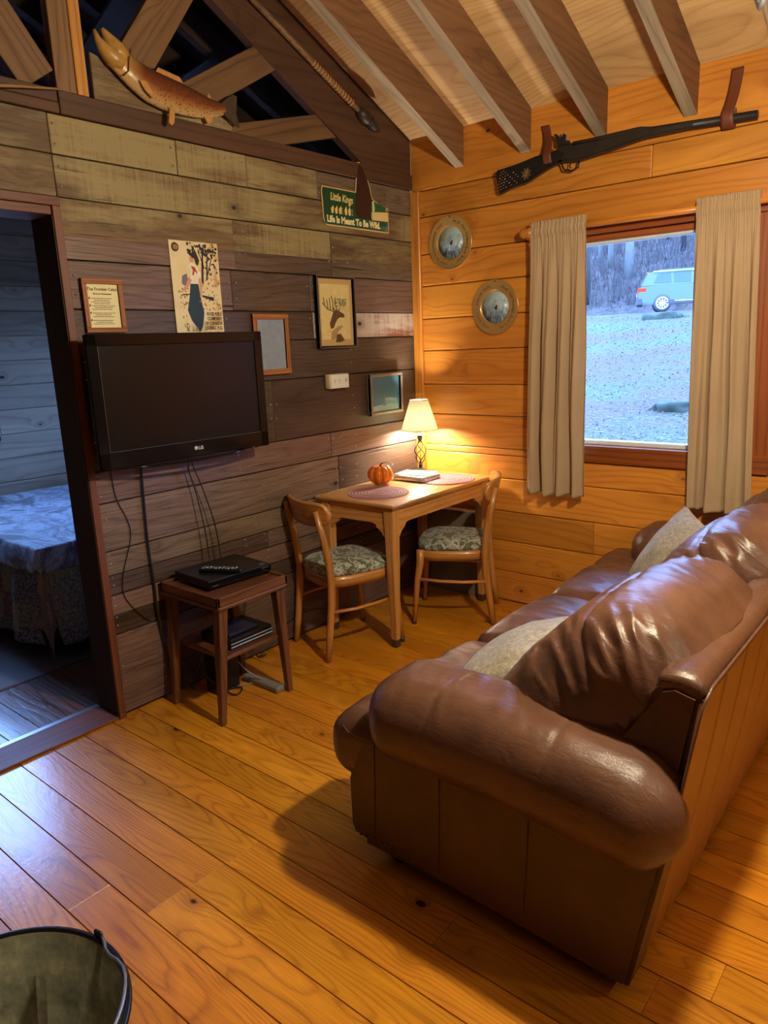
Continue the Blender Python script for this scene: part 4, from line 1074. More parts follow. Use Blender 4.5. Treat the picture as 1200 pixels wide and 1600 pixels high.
for k in range(26):
    a = random.uniform(-.08, .03); poly3(b, [(a, .01), (a + .0015, .01), (a + random.uniform(-.01, .01), random.uniform(.03, .07))], x + .0005 + k * 1e-6, 2)
a0 = [(-.098 + .019 * math.cos(q * PI / 8), .362 + .019 * math.sin(q * PI / 8)) for q in range(16)]; poly3(b, a0, x + .0003, 2); poly3(b, [(-.098 + (p[0] + .098) * .72 + .002, .362 + (p[1] - .362) * .6) for p in a0], x + .0007, 6)
obj('printed_figure', b, pm, ps)
b = B()
for i, tx in enumerate(('ROSS RIFLE', 'COMPANY', 'OF CANADA', 'QUEBEC P.Q.')): b.add(text_bm(tx, .0205, LW(.0036, .121, .078 - i * .0205) @ Matrix.Scale(.82, 4, (1, 0, 0)), align='RIGHT', depth=.0003, offset=.0006))
obj('lettering', b, 'ink', ps)
# orange-brown frame, window's blue reflection tinted into the sheet under its glass
M['picglass'] = plain('map_reflection_tint', srgb(150, 160, 176), .15, var=.16, scale=28, Coat_Weight=1.0, Coat_Roughness=.03, Coat_IOR=2.2)
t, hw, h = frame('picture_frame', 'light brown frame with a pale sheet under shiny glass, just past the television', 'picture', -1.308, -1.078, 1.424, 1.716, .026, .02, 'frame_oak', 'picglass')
# deer print
M['matboard'] = plain('tan_mat', srgb(196, 160, 104), .7, var=.05); M['silver'] = plain('silver_edge', srgb(150, 140, 126), .35, .6, var=.1)
t, hw, h = frame('picture_frame', 'tall dark metal frame with a sketched deer print on tan mat', 'picture', -.872, -.578, 1.540, 1.910, .012, .028, 'black', 'matboard')
b = B(); b.box(.0125, .0135, -hw + .035, hw - .035, .045, h - .04); pr_ = obj('print', b, plain('sketch_paper', srgb(214, 194, 130), .6, var=.12, scale=30), t)
b = B()
for a in ((-hw, hw, 0, .003), (-hw, hw, h - .003, h), (-hw, -hw + .003, 0, h), (hw - .003, hw, 0, h)): b.box(.0275, .0292, a[0], a[1], a[2], a[3])
obj('frame_lip', b, 'silver', t)
b = B(); x = .0137; dm = [tint('sketch_brown', (92, 66, 46)), tint('sketch_green', (112, 120, 84)), tint('sketch_light', (166, 138, 94))]
poly3(b, [(-.045, .10), (-.05, .13), (-.03, .165), (-.018, .19), (.0, .20), (.02, .195), (.04, .187), (.062, .178), (.07, .165), (.055, .158), (.03, .16), (.01, .15), (-.01, .125), (-.02, .105)], x, 0)
poly3(b, [(-.012, .195), (-.025, .215), (-.005, .205)], x, 0); poly3(b, [(.018, .195), (.035, .215), (.028, .190)], x, 0)
for pts in ([(-.02, .19), (-.06, .20), (-.085, .22), (-.09, .26)], [(-.06, .20), (-.065, .25)], [(-.04, .195), (-.045, .26)], [(-.02, .19), (-.02, .24), (-.03, .27)], [(-.075, .21), (-.10, .235)], [(.01, .2), (-.005, .23), (.0, .262)]):
    b.tube([(x + .001, p[0], p[1]) for p in pts], .0022, 5, mi=0)
poly3(b, [(-.045, .04), (-.04, .085), (-.005, .105), (.045, .12), (.05, .11), (.01, .085), (.0, .05)], x + .0001, 2)
poly3(b, [(-.01, .03), (.0, .07), (.03, .075), (.06, .04), (.03, .03)], x + .0003, 0); random.seed(5)
for k in range(60): blob(b, random.uniform(.0, .085), random.uniform(.215, .255), random.uniform(.002, .007), 1, x + .0001 + k * 1e-6)
for k in range(26): blob(b, random.uniform(.04, .095), random.uniform(.19, .26), random.uniform(.001, .004), 2, x + .0001 + k * 1e-6)
for k in range(50):
    a = random.uniform(-.105, .1); z_ = random.uniform(.05, .2) ; poly3(b, [(a, z_), (a + random.uniform(.008, .02), z_ + random.uniform(-.003, .003)), (a + .01, z_ + .0015)], x + k * 1e-6, 2)
obj('drawing', b, dm, pr_)
# small silver frame near the lamp
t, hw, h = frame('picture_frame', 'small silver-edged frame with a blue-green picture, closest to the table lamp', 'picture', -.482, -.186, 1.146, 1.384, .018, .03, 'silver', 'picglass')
b = B(); b.box(.0136, .0142, -hw + .02, hw - .02, .02, h - .02); pr_ = obj('print', b, plain('sky_print', srgb(58, 108, 128), .1, var=.25, scale=9, Coat_Weight=1.0, Coat_Roughness=.03), t)
b = B(); x = .0143; dm = [tint('lake_light', (150, 176, 170)), tint('tower', (96, 116, 120))]
poly3(b, [(-hw + .022, .022), (hw - .03, .022), (hw - .03, .055), (.0, .06), (-hw + .022, .05)], x, 0); poly3(b, [(-.02, .05), (-.012, .12), (-.006, .12), (.002, .05)], x + .0004, 1); poly3(b, [(-.03, .05), (-.024, .09), (-.02, .05)], x + .0004, 1)
obj('drawing', b, dm, pr_)
# white outlet / switch plate box
ob = thing('wall_outlet', 'white outlet box with an ivory side on the plank wall under the deer print', 'outlet', (.002, -.752, 1.325))
b = B(); b.box(0, .04, -.073, .073, 0, .078, bev=.008, seg=3, smooth=True); obj('box', b, 'ivory', ob)
b = B(); b.box(.036, .046, -.066, .073, .001, .077, bev=.006, seg=3, smooth=True); obj('cover_plate', b, 'whiteplastic', ob)
b = B()
for y_, z_ in ((-.045, .045), (-.035, .045), (-.040, .034), (-.008, .045), (.002, .045), (-.003, .034), (.048, .05), (.048, .034)): b.box(.0455, .0466, y_ - .0012, y_ + .0012, z_ - .004, z_ + .004)
b.lathe([(0, .001), (.004, .001), (.004, 0)], 10, Mx=LW(.0458, .048, .042)); obj('sockets', b, 'ink', ob)

# ================================================================== BOTTLE SIGN
sg = thing('tin_sign', 'green bottle-shaped tin sign with a dark animal figure, high on the plank wall', 'sign', (.006, -.51, 2.165))
# local y: from -.275 to .275, z 0..0.33
cut = [(-.245, .0), (.272, .0), (.272, .068), (.272, .135), (.255, .138), (.225, .132), (.175, .155), (.135, .172), (.122, .225), (.098, .280), (.096, .300), (.084, .308), (.060, .332), (.038, .345), (.022, .342), (.014, .31), (.008, .26), (-.004, .190), (-.26, .19), (-.268, .17), (-.262, .03)]
def inset(poly, d):
    n = len(poly); out = []
    for i in range(n):
        p0, p1, p2 = Vector(poly[i - 1]), Vector(poly[i]), Vector(poly[(i + 1) % n])
        e1 = (p1 - p0).normalized(); e2 = (p2 - p1).normalized(); n1 = Vector((-e1.y, e1.x)); n2 = Vector((-e2.y, e2.x))
        m = (n1 + n2); m = m.normalized() if m.length > .1 else n1
        out.append(tuple(p1 + m * d / max(.45, m.dot(n1))))
    return out
b = B(); b.prism(cut, 0, .004, 'yz'); obj('edge_plate', b, plain('sign_cream', srgb(214, 176, 112), .4, var=.03), sg)
b = B(); b.prism(inset(cut, .006), .004, .0048, 'yz'); obj('green_field', b, plain('sign_green', srgb(18, 66, 40), .35, var=.25, scale=12), sg)
b = B(); b.prism([(-.252, .008), (.265, .008), (.265, .056), (-.256, .050)], .0048, .0054, 'yz'); obj('slogan_band', b, plain('band_teal', srgb(8, 74, 72), .35, var=.05), sg)
b = B(); b.prism([(.12, .058), (.265, .062), (.265, .112), (.125, .100)], .0048, .0052, 'yz'); obj('cream_patch', b, plain('patch', srgb(222, 196, 130), .4, var=.03), sg)
b = B()
poly3(b, [(-.006, .08), (-.002, .15), (.004, .20), (.016, .26), (.022, .30), (.028, .325), (.038, .332), (.058, .318), (.080, .285), (.104, .22), (.126, .18), (.130, .15), (.105, .11), (.125, .06), (.02, .058)], .0048, 0, .0016)
obj('animal_figure', b, plain('figure_brown', srgb(54, 26, 20), .35, var=.4, scale=25), sg)
b = B(); poly3(b, [(.135, .085), (.15, .155), (.255, .132), (.258, .115), (.155, .105)], .0052, 0, .001); obj('bottle_neck', b, plain('neck_green', srgb(30, 92, 50), .25, var=.15), sg)
b = B(); poly3(b, [(.128, .06), (.130, .155), (.145, .160), (.150, .12), (.138, .06)], .0062, 0, .0006); poly3(b, [(.245, .116), (.250, .134), (.256, .133), (.253, .116)], .0064, 0, .0006); obj('bottle_highlight', b, plain('hl', srgb(196, 200, 150), .4, var=.1), sg)
b = B(); b.add(text_bm('Little Kings', .052, LW(.0062, -.205, .128, -.02) @ Matrix.Scale(.74, 4, (1, 0, 0)), shear=.15, depth=.0004, offset=.0012))
poly3(b, [(-.07, .115), (-.06, .108), (-.05, .116), (-.055, .12)], .0058, 0)
for q in range(3): poly3(b, [(-.20 + q * .030, .062), (-.205 + q * .030, .085), (-.185 + q * .030, .102 + q * .002), (-.182 + q * .03, .09), (-.186 + q * .03, .064)], .0058, 0)
for q in range(2): poly3(b, [(-.095 + q * .028, .062), (-.10 + q * .028, .085), (-.085 + q * .028, .108), (-.078 + q * .028, .09), (-.08 + q * .028, .064)], .0058, 0)
for q in range(4):
    for yy_ in (-.125, -.045): b.box(.0058, .0062, yy_, yy_ + .014, .066 + q * .009, .068 + q * .009)
obj('brand_lettering', b, plain('letter_gold', srgb(222, 196, 120), .4, var=.03), sg)
b = B(); b.add(text_bm('Life Is Meant To Be Wild.', .047, LW(.0058, -.238, .018) @ Matrix.Scale(.885, 4, (1, 0, 0)), depth=.0004, offset=.0020)); obj('slogan_lettering', b, plain('letter_cream', srgb(236, 220, 150), .4, var=.03), sg)

# ================================================================== BRASS PLATES
def plate(label, x, z, roll):
    t = thing('brass_plate', label, 'decorative plate', (x, -.001, z), 0, 'round brass plates on the pine wall')
    mx = PW(0, 0, 0, roll)
    b = B(); b.lathe([(0, .006), (.088, .006), (.094, .014), (.100, .016), (.135, .010), (.142, .012), (.148, .016), (.150, .012), (.146, .004), (0, .002)], 56, Mx=mx); obj('rim', b, 'brass', t)
    g = G('enamel' + label[:9]); tc = g.n('TexCoord').outputs['Object']; _, _, z_ = g.sep(tc)
    n = g.noise(tc, 40, 5, .7); n2 = g.noise(g.vm('MULTIPLY', tc, (3.0, 1, .7)), 30, 4, .7)
    g_ = g.ramp(g.m2('ADD', g.m2('MULTIPLY', z_, 4.0), g.m2('MULTIPLY', n, 1.0)), [(.2, 0.0), (.75, 1.0)])
    c = g.mix(g_, srgb(64, 100, 140), srgb(180, 206, 216)); c = g.mix(g.ramp(n2, [(.5, 0.0), (.62, .8)]), c, srgb(200, 216, 214))
    g.bsdf(c, .3)
    b = B(); b.lathe([(0, .0065), (.086, .0065), (.086, .006)], 40, Mx=mx); e = obj('painted_centre', b, g.m, t)
    b = B(); b.lathe([(0, .0085), (.009, .008), (.011, .0066)], 10, Mx=PW(.004, 0, -.004)); b.lathe([(0, .0095), (.005, .009), (.006, .0066)], 8, Mx=PW(.010, 0, .007)); obj('animal_figure', b, 'brassd', e)
    b = B()
    for k in range(56):
        a = 2 * PI * k / 56
        if 15 < (math.degrees(a) % 180) < 165 and k % 7: b.box(-.0016 - .001 * (k % 3), .0016, -.007, .007 - .003 * (k % 2), .0122, .0145, Mx=mx @ Matrix.Rotation(a, 4, 'Z') @ Matrix.Translation((0, .118, 0)) @ Matrix.Rotation(.3 * (k % 3 - 1), 4, 'Z'))
    obj('engraving', b, 'brassd', t)
    b = B()
    for s in (-1, 1):
        for k in range(4): b.box(-.0015, .0015, -.008, .008, .0125, .0145, Mx=mx @ Matrix.Translation((s * .118, 0, 0)) @ Matrix.Rotation(k * PI / 4, 4, 'Z'))
    obj('silver_star', b, 'silver', t)
    b = B(); b.lathe([(0, .018), (.004, .016), (.004, .008)], 8, Mx=PW(0, 0, .140)); obj('hanger_pin', b, 'iron', t)
plate('upper round brass plate with a dark blue forest scene, near the corner post', .277, 2.103, 0.1)
plate('lower round brass plate with a pale blue scene, beside the window curtain', .572, 1.727, -0.05)

# ================================================================== RIFLE ON STRAPS
rf = thing('antique_rifle', 'old black long rifle with studded stock, hung by leather straps below the rafters', 'rifle', (1.25, -.055, 2.30))
def XZ(pts): return [(x - 1.25, z - 2.30) for x, z in pts]
b = B(); b.prism(XZ([(.613, 2.420), (.634, 2.300), (.70, 2.322), (.80, 2.335), (.90, 2.375), (.965, 2.395), (1.0, 2.400), (1.02, 2.44), (.98, 2.462), (.93, 2.452), (.86, 2.452), (.74, 2.432)]), -.020, .020, 'xz', bev=.008, smooth=False)
obj('stock', b, plain('dark_stock', (.012, .011, .012), .35, var=.4), rf)
b = B(); b.prism(XZ([(.95, 2.405), (1.08, 2.388), (1.25, 2.408), (1.40, 2.428), (1.62, 2.428), (1.63, 2.438), (1.63, 2.452), (1.45, 2.468), (1.38, 2.482), (1.10, 2.478), (.99, 2.475), (.955, 2.45)]), -.019, .019, 'xz', bev=.007)
obj('fore_end', b, plain('dark_wood_fore', (.022, .015, .012), .45, var=.5, scale=14), rf)
b = B(); b.tube([(x - 1.25, 0, z - 2.30) for x, z in ((1.05, 2.464), (1.4, 2.456), (1.88, 2.430))], [.020, .019, .0185], 12); obj('barrel', b, 'iron', rf)
b = B(); b.tube([(x - 1.25, 0, z - 2.30) for x, z in ((1.08, 2.39), (1.075, 2.362), (1.04, 2.350), (1.0, 2.362), (.985, 2.395))], .0045, 8); b.tube([(x - 1.25, 0, z - 2.30) for x, z in ((1.035, 2.39), (1.030, 2.372), (1.040, 2.362))], .003, 6); obj('trigger_guard', b, 'iron', rf)
b = B(); b.prism(XZ([(.975, 2.47), (.97, 2.505), (.955, 2.53), (.97, 2.528), (.985, 2.51), (1.0, 2.505), (1.005, 2.525), (1.02, 2.515), (1.015, 2.49), (1.04, 2.485), (1.04, 2.47)]), -.030, -.016, 'xz', bev=.002); b.tube([(1.0 - 1.25, -.02, 2.50 - 2.3), (1.0 - 1.25, -.045, 2.515 - 2.3)], .004, 6); obj('flintlock', b, 'iron', rf)
b = B()
for i in range(8):
    for j in range(7 - i // 2):
        x = .632 + i * .016 + .003 * j; z = 2.32 + j * .0145 + i * .003
        if i < 3 or (i + j) % 2: b.lathe([(0, .003), (.0025, .002), (.003, 0)], 6, Mx=PW(x - 1.25, -.0195, z - 2.30))
for k in range(16):
    a = k * PI / 8; b.box(-.001, .001, 0, .022 + .008 * (k % 2), 0, .002, Mx=PW(.80 - 1.25, -.021, 2.375 - 2.3, 0) @ Matrix.Rotation(a, 4, 'Z'))
obj('brass_studs', b, 'brass', rf)
def strapo(lab, xt, zt, xb_, zb, wd):
    b = B()
    def sf(u, v):
        if v < .55:
            k = v / .55; x, y, z = xt + (xb_ - xt) * k, -.006 - .075 * k ** 2, zt + (zb + .035 - zt) * k
        else:
            a = (v - .55) / .45 * PI * 1.35; x, y, z = xb_, -.055 - .030 * math.cos(a), zb + .035 - .032 * math.sin(a) * 1.6 - .02 * (a / PI)
        return Vector((x + (u - .5) * wd, y, z))
    b.grid(sf, 5, 26); o = obj('leather_strap', b, 'strap'); md = o.modifiers.new('thickness', 'SOLIDIFY'); md.thickness = .004; md.offset = 0
    return tag(o, lab, 'strap', 'leather straps holding the rifle')
strapo('brown leather strap holding the rifle just behind its lock', .868, 2.60, .918, 2.415, .046)
strapo('brown leather strap holding the barrel end of the rifle', 1.776, 2.645, 1.765, 2.425, .050)

# ================================================================== CURTAINS
def curtain(label, x0, x1, zt, zb, x0b, x1b, seed, folds, hem=0.0):
    t = thing('curtain', label, 'curtain', ((x0 + x1) / 2, -.085, zb), 0, 'tan curtain panels on one wooden rod')
    rs = random.Random(seed); ph = [rs.uniform(0, 6.3) for _ in range(6)]
    def cf(u, v):
        z = zt + (zb - zt) * v
        k = min(1, v * 1.3)
        x = (x0 + (x1 - x0) * u) * (1 - v) + (x0b + (x1b - x0b) * u) * v
        head = 1.0 if z < zt - .075 else 0.0
        ga = math.exp(-((z - (zt - .045)) / .03) ** 2)
        big = math.sin(u * folds * 2 * PI + ph[0] + .5 * math.sin(v * 2 + ph[1])) + .45 * math.sin(u * folds * 4.1 * PI + ph[2] + v * 1.2)
        small = math.sin(u * 170 + ph[3] + 1.5 * math.sin(u * 11)) * .6 + math.sin(u * 97 + ph[4]) * .5
        amp = .020 * min(1, max(0, (v - .05)) * 2.6)
        am2 = .0055 * (math.exp(-v * 14) + .05)
        am2 *= .6 + 1.2 * abs(noise.noise(Vector((u * 23, v * 5, seed))))
        big += 1.1 * noise.noise(Vector((u * 7, v * 1.6, seed * 3.0)))
        y = -.088 + big * amp + small * am2 * 1.5 - .011 * math.exp(-((z - (zt - .052)) / .018) ** 2)
        x += .010 * math.sin(u * folds * 2 * PI + ph[5]) * k + .003 * small * math.exp(-v * 10)
        z += (.006 * noise.noise(Vector((u * 40, 1.0, seed))) * (v < .01)) + .005 * big * (v > .97)
        x += (.05 * noise.noise(Vector((u * 3.0, v * 2.2, seed + 5.0)))) * k * u * (1 - u) * 2
        return Vector((x, y, z))
    b = B(); b.grid(cf, 300, 120); o = obj('drape', b, 'curtain', t, world=True)
    md = o.modifiers.new('thickness', 'SOLIDIFY'); md.thickness = .0016
    for zz, rr_ in ((zb + .075, .0012), (zt - .027, .0016), (zt - .078, .0016)):
        v = (zz - zt) / (zb - zt); b = B(); b.tube([cf(k / 160, v) + Vector((0, -.002, 0)) for k in range(161)], rr_, 5); obj('hem_stitching', b, 'curtain', t, world=True)
    return t
curtain('tan curtain panel covering the corner side of the window', .828, 1.140, 2.132, .708, .812, 1.150, 4, 4.0)
curtain('tan curtain panel covering the far side of the window, above the sofa', 1.662, 1.925, 2.128, .712, 1.685, 1.985, 9, 3.4)
rd = thing('curtain_rod', 'round pine curtain rod with turned ends and brackets above the window', 'curtain rod', (1.37, -.083, 2.08))
b = B(); b.tube([(.80, -.083, 2.083), (2.02, -.083, 2.083)], .014, 12); obj('pole', b, 'pine', rd, world=True)
for xe, s in ((.80, -1), (2.02, 1)):
    b = B(); b.lathe([(0, 0), (.018, .0), (.026, .012), (.028, .022), (.022, .034), (.026, .044), (.026, .060), (.018, .070), (.0, .074)], 20, Mx=Matrix.Translation((xe - (.06 if s > 0 else -.045), -.083, 2.083)) @ Matrix.Rotation(s * PI / 2, 4, 'Y')); obj('finial', b, 'pine', rd, world=True)
    b = B(); b.prism([(0, 2.03), (-.075, 2.055), (-.098, 2.07), (-.098, 2.09), (-.07, 2.072), (-.02, 2.06), (0, 2.10)], xe + .012 - .01, xe + .012 + .01, 'yz', bev=.003); b.lathe([(0, 0), (.012, .002), (.015, .012), (.010, .02), (0, .022)], 12, Mx=PW(xe + .012, -.035, 2.035)); obj('bracket', b, 'pine', rd, world=True)

# ================================================================== FISH
fs = thing('mounted_fish', 'mounted brown trout with open mouth, above the plank wall in the roof truss', 'fish', (.05, -1.66, 2.56))
spine = [(-1.955, 2.690), (-1.93, 2.672), (-1.89, 2.648), (-1.83, 2.615), (-1.77, 2.590), (-1.70, 2.578), (-1.62, 2.572), (-1.54, 2.567), (-1.47, 2.568), (-1.42, 2.574), (-1.385, 2.580)]
hh = [.030, .040, .048, .057, .064, .066, .062, .052, .038, .026, .020]
ww = [.016, .024, .030, .034, .036, .036, .033, .026, .018, .011, .006]
def sample(L, t):
    t = t * (len(L) - 1); i = min(int(t), len(L) - 2); f = t - i
    return [a + (b_ - a) * f for a, b_ in zip(L[i], L[i + 1])] if isinstance(L[0], tuple) else L[i] + (L[i + 1] - L[i]) * f
def fishf(u, v):
    t = .04 + v * .96
    p = Vector((0, *sample(spine, t))); q = Vector((0, *sample(spine, min(1, t + .02)))); p0 = Vector((0, *sample(spine, t - .02)))
    d = (q - p0).normalized(); n = Vector((0, -d.z, d.y)); a = u * 2 * PI
    return Vector((.045, 0, 0)) + p + n * math.sin(a) * sample(hh, t) + Vector((1, 0, 0)) * math.cos(a) * sample(ww, t)
g = G('trout_skin'); uvs = g.n('UVMap').outputs[0]; tc = g.n('TexCoord').outputs['Object']
at = g.sep(g.n('Attribute', {'attribute_name': 'side'}).outputs['Color'])
sp = g.n('TexVoronoi', {'feature': 'F1'}, Scale=85.0); g.put(sp.inputs['Vector'], tc)
c = g.ramp(at[0], [(0.0, srgb(190, 164, 112)), (.28, srgb(158, 108, 58)), (.5, srgb(120, 62, 36)), (1.0, srgb(72, 34, 22))])
c = g.mix(g.m2('MULTIPLY', g.ramp(sp.outputs[0], [(.22, 1.0), (.36, 0.0)]), g.ramp(at[1], [(.25, 0.0), (.45, .8)])), c, srgb(58, 30, 16))
c = g.mix(g.m2('MULTIPLY', g.ramp(at[1], [(.16, 1.0), (.30, 0.0)]), .65), c, srgb(204, 158, 78))
g.bsdf(c, .3, sp.outputs[0], .15, Coat_Weight=.4); M['trout'] = g.m
b = B(); lay = b.bm.loops.layers.float_color.new('side'); b.uv = b.bm.loops.layers.uv['UVMap']; b.rn = b.bm.loops.layers.float_color['rnd']
b.grid(fishf, 32, 70, closeu=True)
b.bm.verts.ensure_lookup_table(); b.bm.verts.index_update()
vid = {v: k for k, v in enumerate(b.bm.verts)}
for f in b.bm.faces:
    for lpp in f.loops:
        k = vid[lpp.vert]; i, j = k // 70, k % 70; s_ = math.sin(2 * PI * i / 32) * .5 + .5; lpp[lay] = (s_, j / 69, 0, 1)
bmesh.ops.recalc_face_normals(b.bm, faces=b.bm.faces); obj('body', b, 'trout', fs, world=True)
fm_ = plain('fin_tan', srgb(186, 132, 70), .4, var=.3, scale=50); fd = plain('fin_dark', srgb(70, 56, 46), .4, var=.4, scale=60); hd = plain('fish_head', srgb(176, 132, 66), .35, var=.3, scale=40)
def fin(name, pts, x, m, th=.004): b = B(); b.prism(pts, x, x + th, 'yz', bev=.0012); return obj(name, b, m, fs, world=True)
fin('tail_fin', [(-1.42, 2.594), (-1.385, 2.622), (-1.345, 2.646), (-1.325, 2.642), (-1.332, 2.60), (-1.338, 2.570), (-1.322, 2.525), (-1.33, 2.512), (-1.37, 2.535), (-1.42, 2.560)], .048, fd)
fin('dorsal_fin', [(-1.74, 2.640), (-1.72, 2.668), (-1.62, 2.655), (-1.60, 2.632)], .043, fm_); fin('adipose_fin', [(-1.49, 2.605), (-1.475, 2.625), (-1.46, 2.60)], .043, fm_)
fin('pelvic_fin', [(-1.70, 2.520), (-1.712, 2.462), (-1.698, 2.452), (-1.685, 2.466), (-1.675, 2.52)], .068, fm_); fin('pectoral_fin', [(-1.84, 2.585), (-1.81, 2.59), (-1.775, 2.545), (-1.785, 2.53), (-1.82, 2.555)], .083, fm_); fin('anal_fin', [(-1.52, 2.528), (-1.50, 2.50), (-1.47, 2.512), (-1.475, 2.54)], .05, fm_)
# head: upper and lower jaw as tapered tubes with open gape
b = B(); b.tube([(.048, -1.885, 2.655), (.048, -1.905, 2.685), (.048, -1.926, 2.710), (.048, -1.946, 2.732), (.048, -1.955, 2.745)], [.040, .036, .025, .014, .007], 12); obj('upper_jaw', b, hd, fs, world=True)
b = B(); b.tube([(.048, -1.89, 2.645), (.048, -1.925, 2.655), (.048, -1.958, 2.678), (.048, -1.978, 2.705), (.048, -1.988, 2.732)], [.040, .036, .024, .012, .006], 12); obj('lower_jaw', b, hd, fs, world=True)
b = B(); b.lathe([(0, .004), (.006, .003), (.008, 0)], 12, Mx=LW(.073, -1.915, 2.69)); obj('eye', b, 'blackgloss', fs, world=True)
b = B(); b.tube([(.078, -1.86, 2.69), (.083, -1.875, 2.65), (.080, -1.88, 2.61), (.07, -1.90, 2.59)], .0022, 6); obj('gill_line', b, 'brassd', fs, world=True)

# wrapped stick on the truss chord
def CH(t, off=0.0):  # along the underside of the first chord
    y = -1.22 + t * 0.82; return Vector((.03, y, 3.093 - (t * .82) * .455 + off))
tk = thing('carved_stick', 'long wrapped wooden stick with dark bound ends fixed along the sloping truss chord', 'stick', (.03, -.8, 2.9))
b = B(); b.tube([CH(.0), CH(.5), CH(.90)], [.014, .0145, .013], 10); obj('shaft', b, 'truss', tk, world=True)
b = B()
for k in range(16):
    p = CH(.50 + k * .022); q = CH(.508 + k * .022); b.tube([p, q], .0168, 10)
obj('wrapping', b, plain('cord_wrap', srgb(176, 124, 74), .6), tk, world=True)
b = B(); b.tube([CH(.90), CH(.93), CH(.97), CH(1.01), CH(1.05), CH(1.10)], [.018, .030, .036, .022, .026, .006], 12); 
for k in range(4): b.tube([CH(1.0 + k * .02), CH(1.008 + k * .02)], .031 - k * .004, 10)
obj('bound_head', b, plain('bound_dark', srgb(48, 34, 30), .45, var=.5, scale=60), tk, world=True)
b = B(); b.tube([CH(-.22), CH(-.15), CH(-.10), CH(-.04), CH(.0)], [.014, .022, .03, .018, .022], 12); b.tube([CH(-.06) + Vector((.01, 0, .0)), CH(-.03) + Vector((.03, .0, .01))], .008, 8, mi=1); obj('bound_end', b, [plain('bound_dark2', srgb(60, 42, 34), .45, var=.5, scale=60), 'silver'], tk, world=True)
# thin twig/rod at the left of the beam
b = B(); b.tube([(.03, -2.14, 2.502), (.06, -2.30, 2.47), (.11, -2.45, 2.43), (.16, -2.65, 2.37)], [.004, .005, .006, .007], 8)
tag(obj('thin_rod', b, plain('pale_twig', srgb(150, 116, 74), .6)), 'thin pale rod slanting across the beam left of the fish', 'rod')

# ================================================================== BED
bd = thing('bed', 'bed with a patchwork quilt seen through the doorway', 'bed', (-1.7, -1.4, 0))
b = B(); b.box(-2.55, -0.82, -2.08, -.75, .12, .34, bev=.02); obj('box_spring', b, plain('box_spring', (.03, .03, .04), .8), bd, world=True)
b = B(); b.rbox((.87, .67, .12), .06, (10, 10, 4), Mx=Matrix.Translation((-1.69, -1.41, .46))); obj('mattress', b, plain('mattress', (.3, .3, .32), .8), bd, world=True)
g = G('quilt'); uv = g.n('UVMap').outputs[0]; u, v, _ = g.sep(uv)
ck = g.n('TexVoronoi', {'feature': 'F1', 'distance': 'CHEBYCHEV'}, Scale=7.0, Randomness=.25); g.put(ck.inputs['Vector'], uv)
pc_ = g.ramp(g.sep(ck.outputs['Color'])[0], [(0, srgb(70, 72, 92)), (.18, srgb(136, 92, 84)), (.36, srgb(96, 96, 84)), (.52, srgb(60, 66, 92)), (.68, srgb(150, 132, 96)), (.84, srgb(116, 62, 62)), (1, srgb(96, 102, 96))], 'CONSTANT')
n = g.noise(uv, 60, 3, .7); st2 = g.n('TexVoronoi', {'feature': 'F1'}, Scale=26.0); g.put(st2.inputs['Vector'], uv)
c = g.mix(g.ramp(n, [(.42, 0.0), (.6, .6)]), pc_, srgb(176, 168, 150)); c = g.mix(g.ramp(st2.outputs[0], [(.30, .0), (.36, .4), (.42, 0.0)]), c, srgb(190, 184, 160))
g.bsdf(c, .85, g.m2('ADD', n, st2.outputs[0]), .5, .004); M['quilt'] = g.m
def drape(name, x0, x1, y0, y1, zt, hem, mat, seed, fold=.03, flare=.10):
    """cloth lying on the bed and hanging over its near side (-y) and foot (+x)"""
    Lx, Ly = x1 - x0, y1 - y0
    def df(u, v):
        sx = u * (Lx + hem); sy = v * (Ly + hem)       # from far corner toward the room
        x = x0 + min(sx, Lx); y = y1 - min(sy, Ly); ox = max(0, sx - Lx); oy = max(0, sy - Ly)
        dz = max(ox, oy) if not (ox > 0 and oy > 0) else math.hypot(ox, oy) * .80
        kx = ox / (ox + oy + 1e-6); ky = oy / (ox + oy + 1e-6)
        dn = min(1.0, dz / .08)
        wv_ = math.sin(sx * 17 + seed) * oy * .12 + math.sin(sy * 15 + seed * 2) * ox * .12
        x += kx * (.02 * dn + flare * dz) + (math.sin(sy * 15 + seed) * fold * min(1, ox * 4) if oy == 0 else .10 * ky * kx * dz * 4 * .5)
        y -= ky * (.02 * dn + flare * dz) + (math.sin(sx * 17 + seed) * fold * min(1, oy * 4) if ox == 0 else .0)
        z = zt - max(0, dz - .02) + .012 * noise.noise(Vector((sx * 3, sy * 3, seed))) * (1 if dz == 0 else .2)
        return Vector((x, y, max(z, .03)))
    b = B(); b.grid(df, 110, 110)
    for f in b.bm.faces:
        for lpp in f.loops: pass
    k = 0
    b.bm.verts.ensure_lookup_table()
    for f in b.bm.faces:
        for lpp in f.loops: pass
    vid = {v: i for i, v in enumerate(b.bm.verts)}
    for f in b.bm.faces:
        for lpp in f.loops:
            i = vid[lpp.vert]; lpp[b.uv].uv = (i // 110 / 109 * (Lx + hem), i % 110 / 109 * (Ly + hem))
    o = obj(name, b, mat, None); md = o.modifiers.new('thickness', 'SOLIDIFY'); md.thickness = .008
    return o
q = drape('quilt', -2.5, -.82, -2.09, -.72, .592, .50, 'quilt', 1.3)
tag(q, 'patchwork quilt hanging down over the foot and side of the bed', 'quilt')
g = G('blue_throw'); tc = g.n('TexCoord').outputs['Object']; n = g.noise(g.vm('MULTIPLY', tc, (1.0, 1.6, 1.0)), 2.0, 6, .68, 1.2); n2 = g.noise(tc, 12, 4, .6, 1.0)
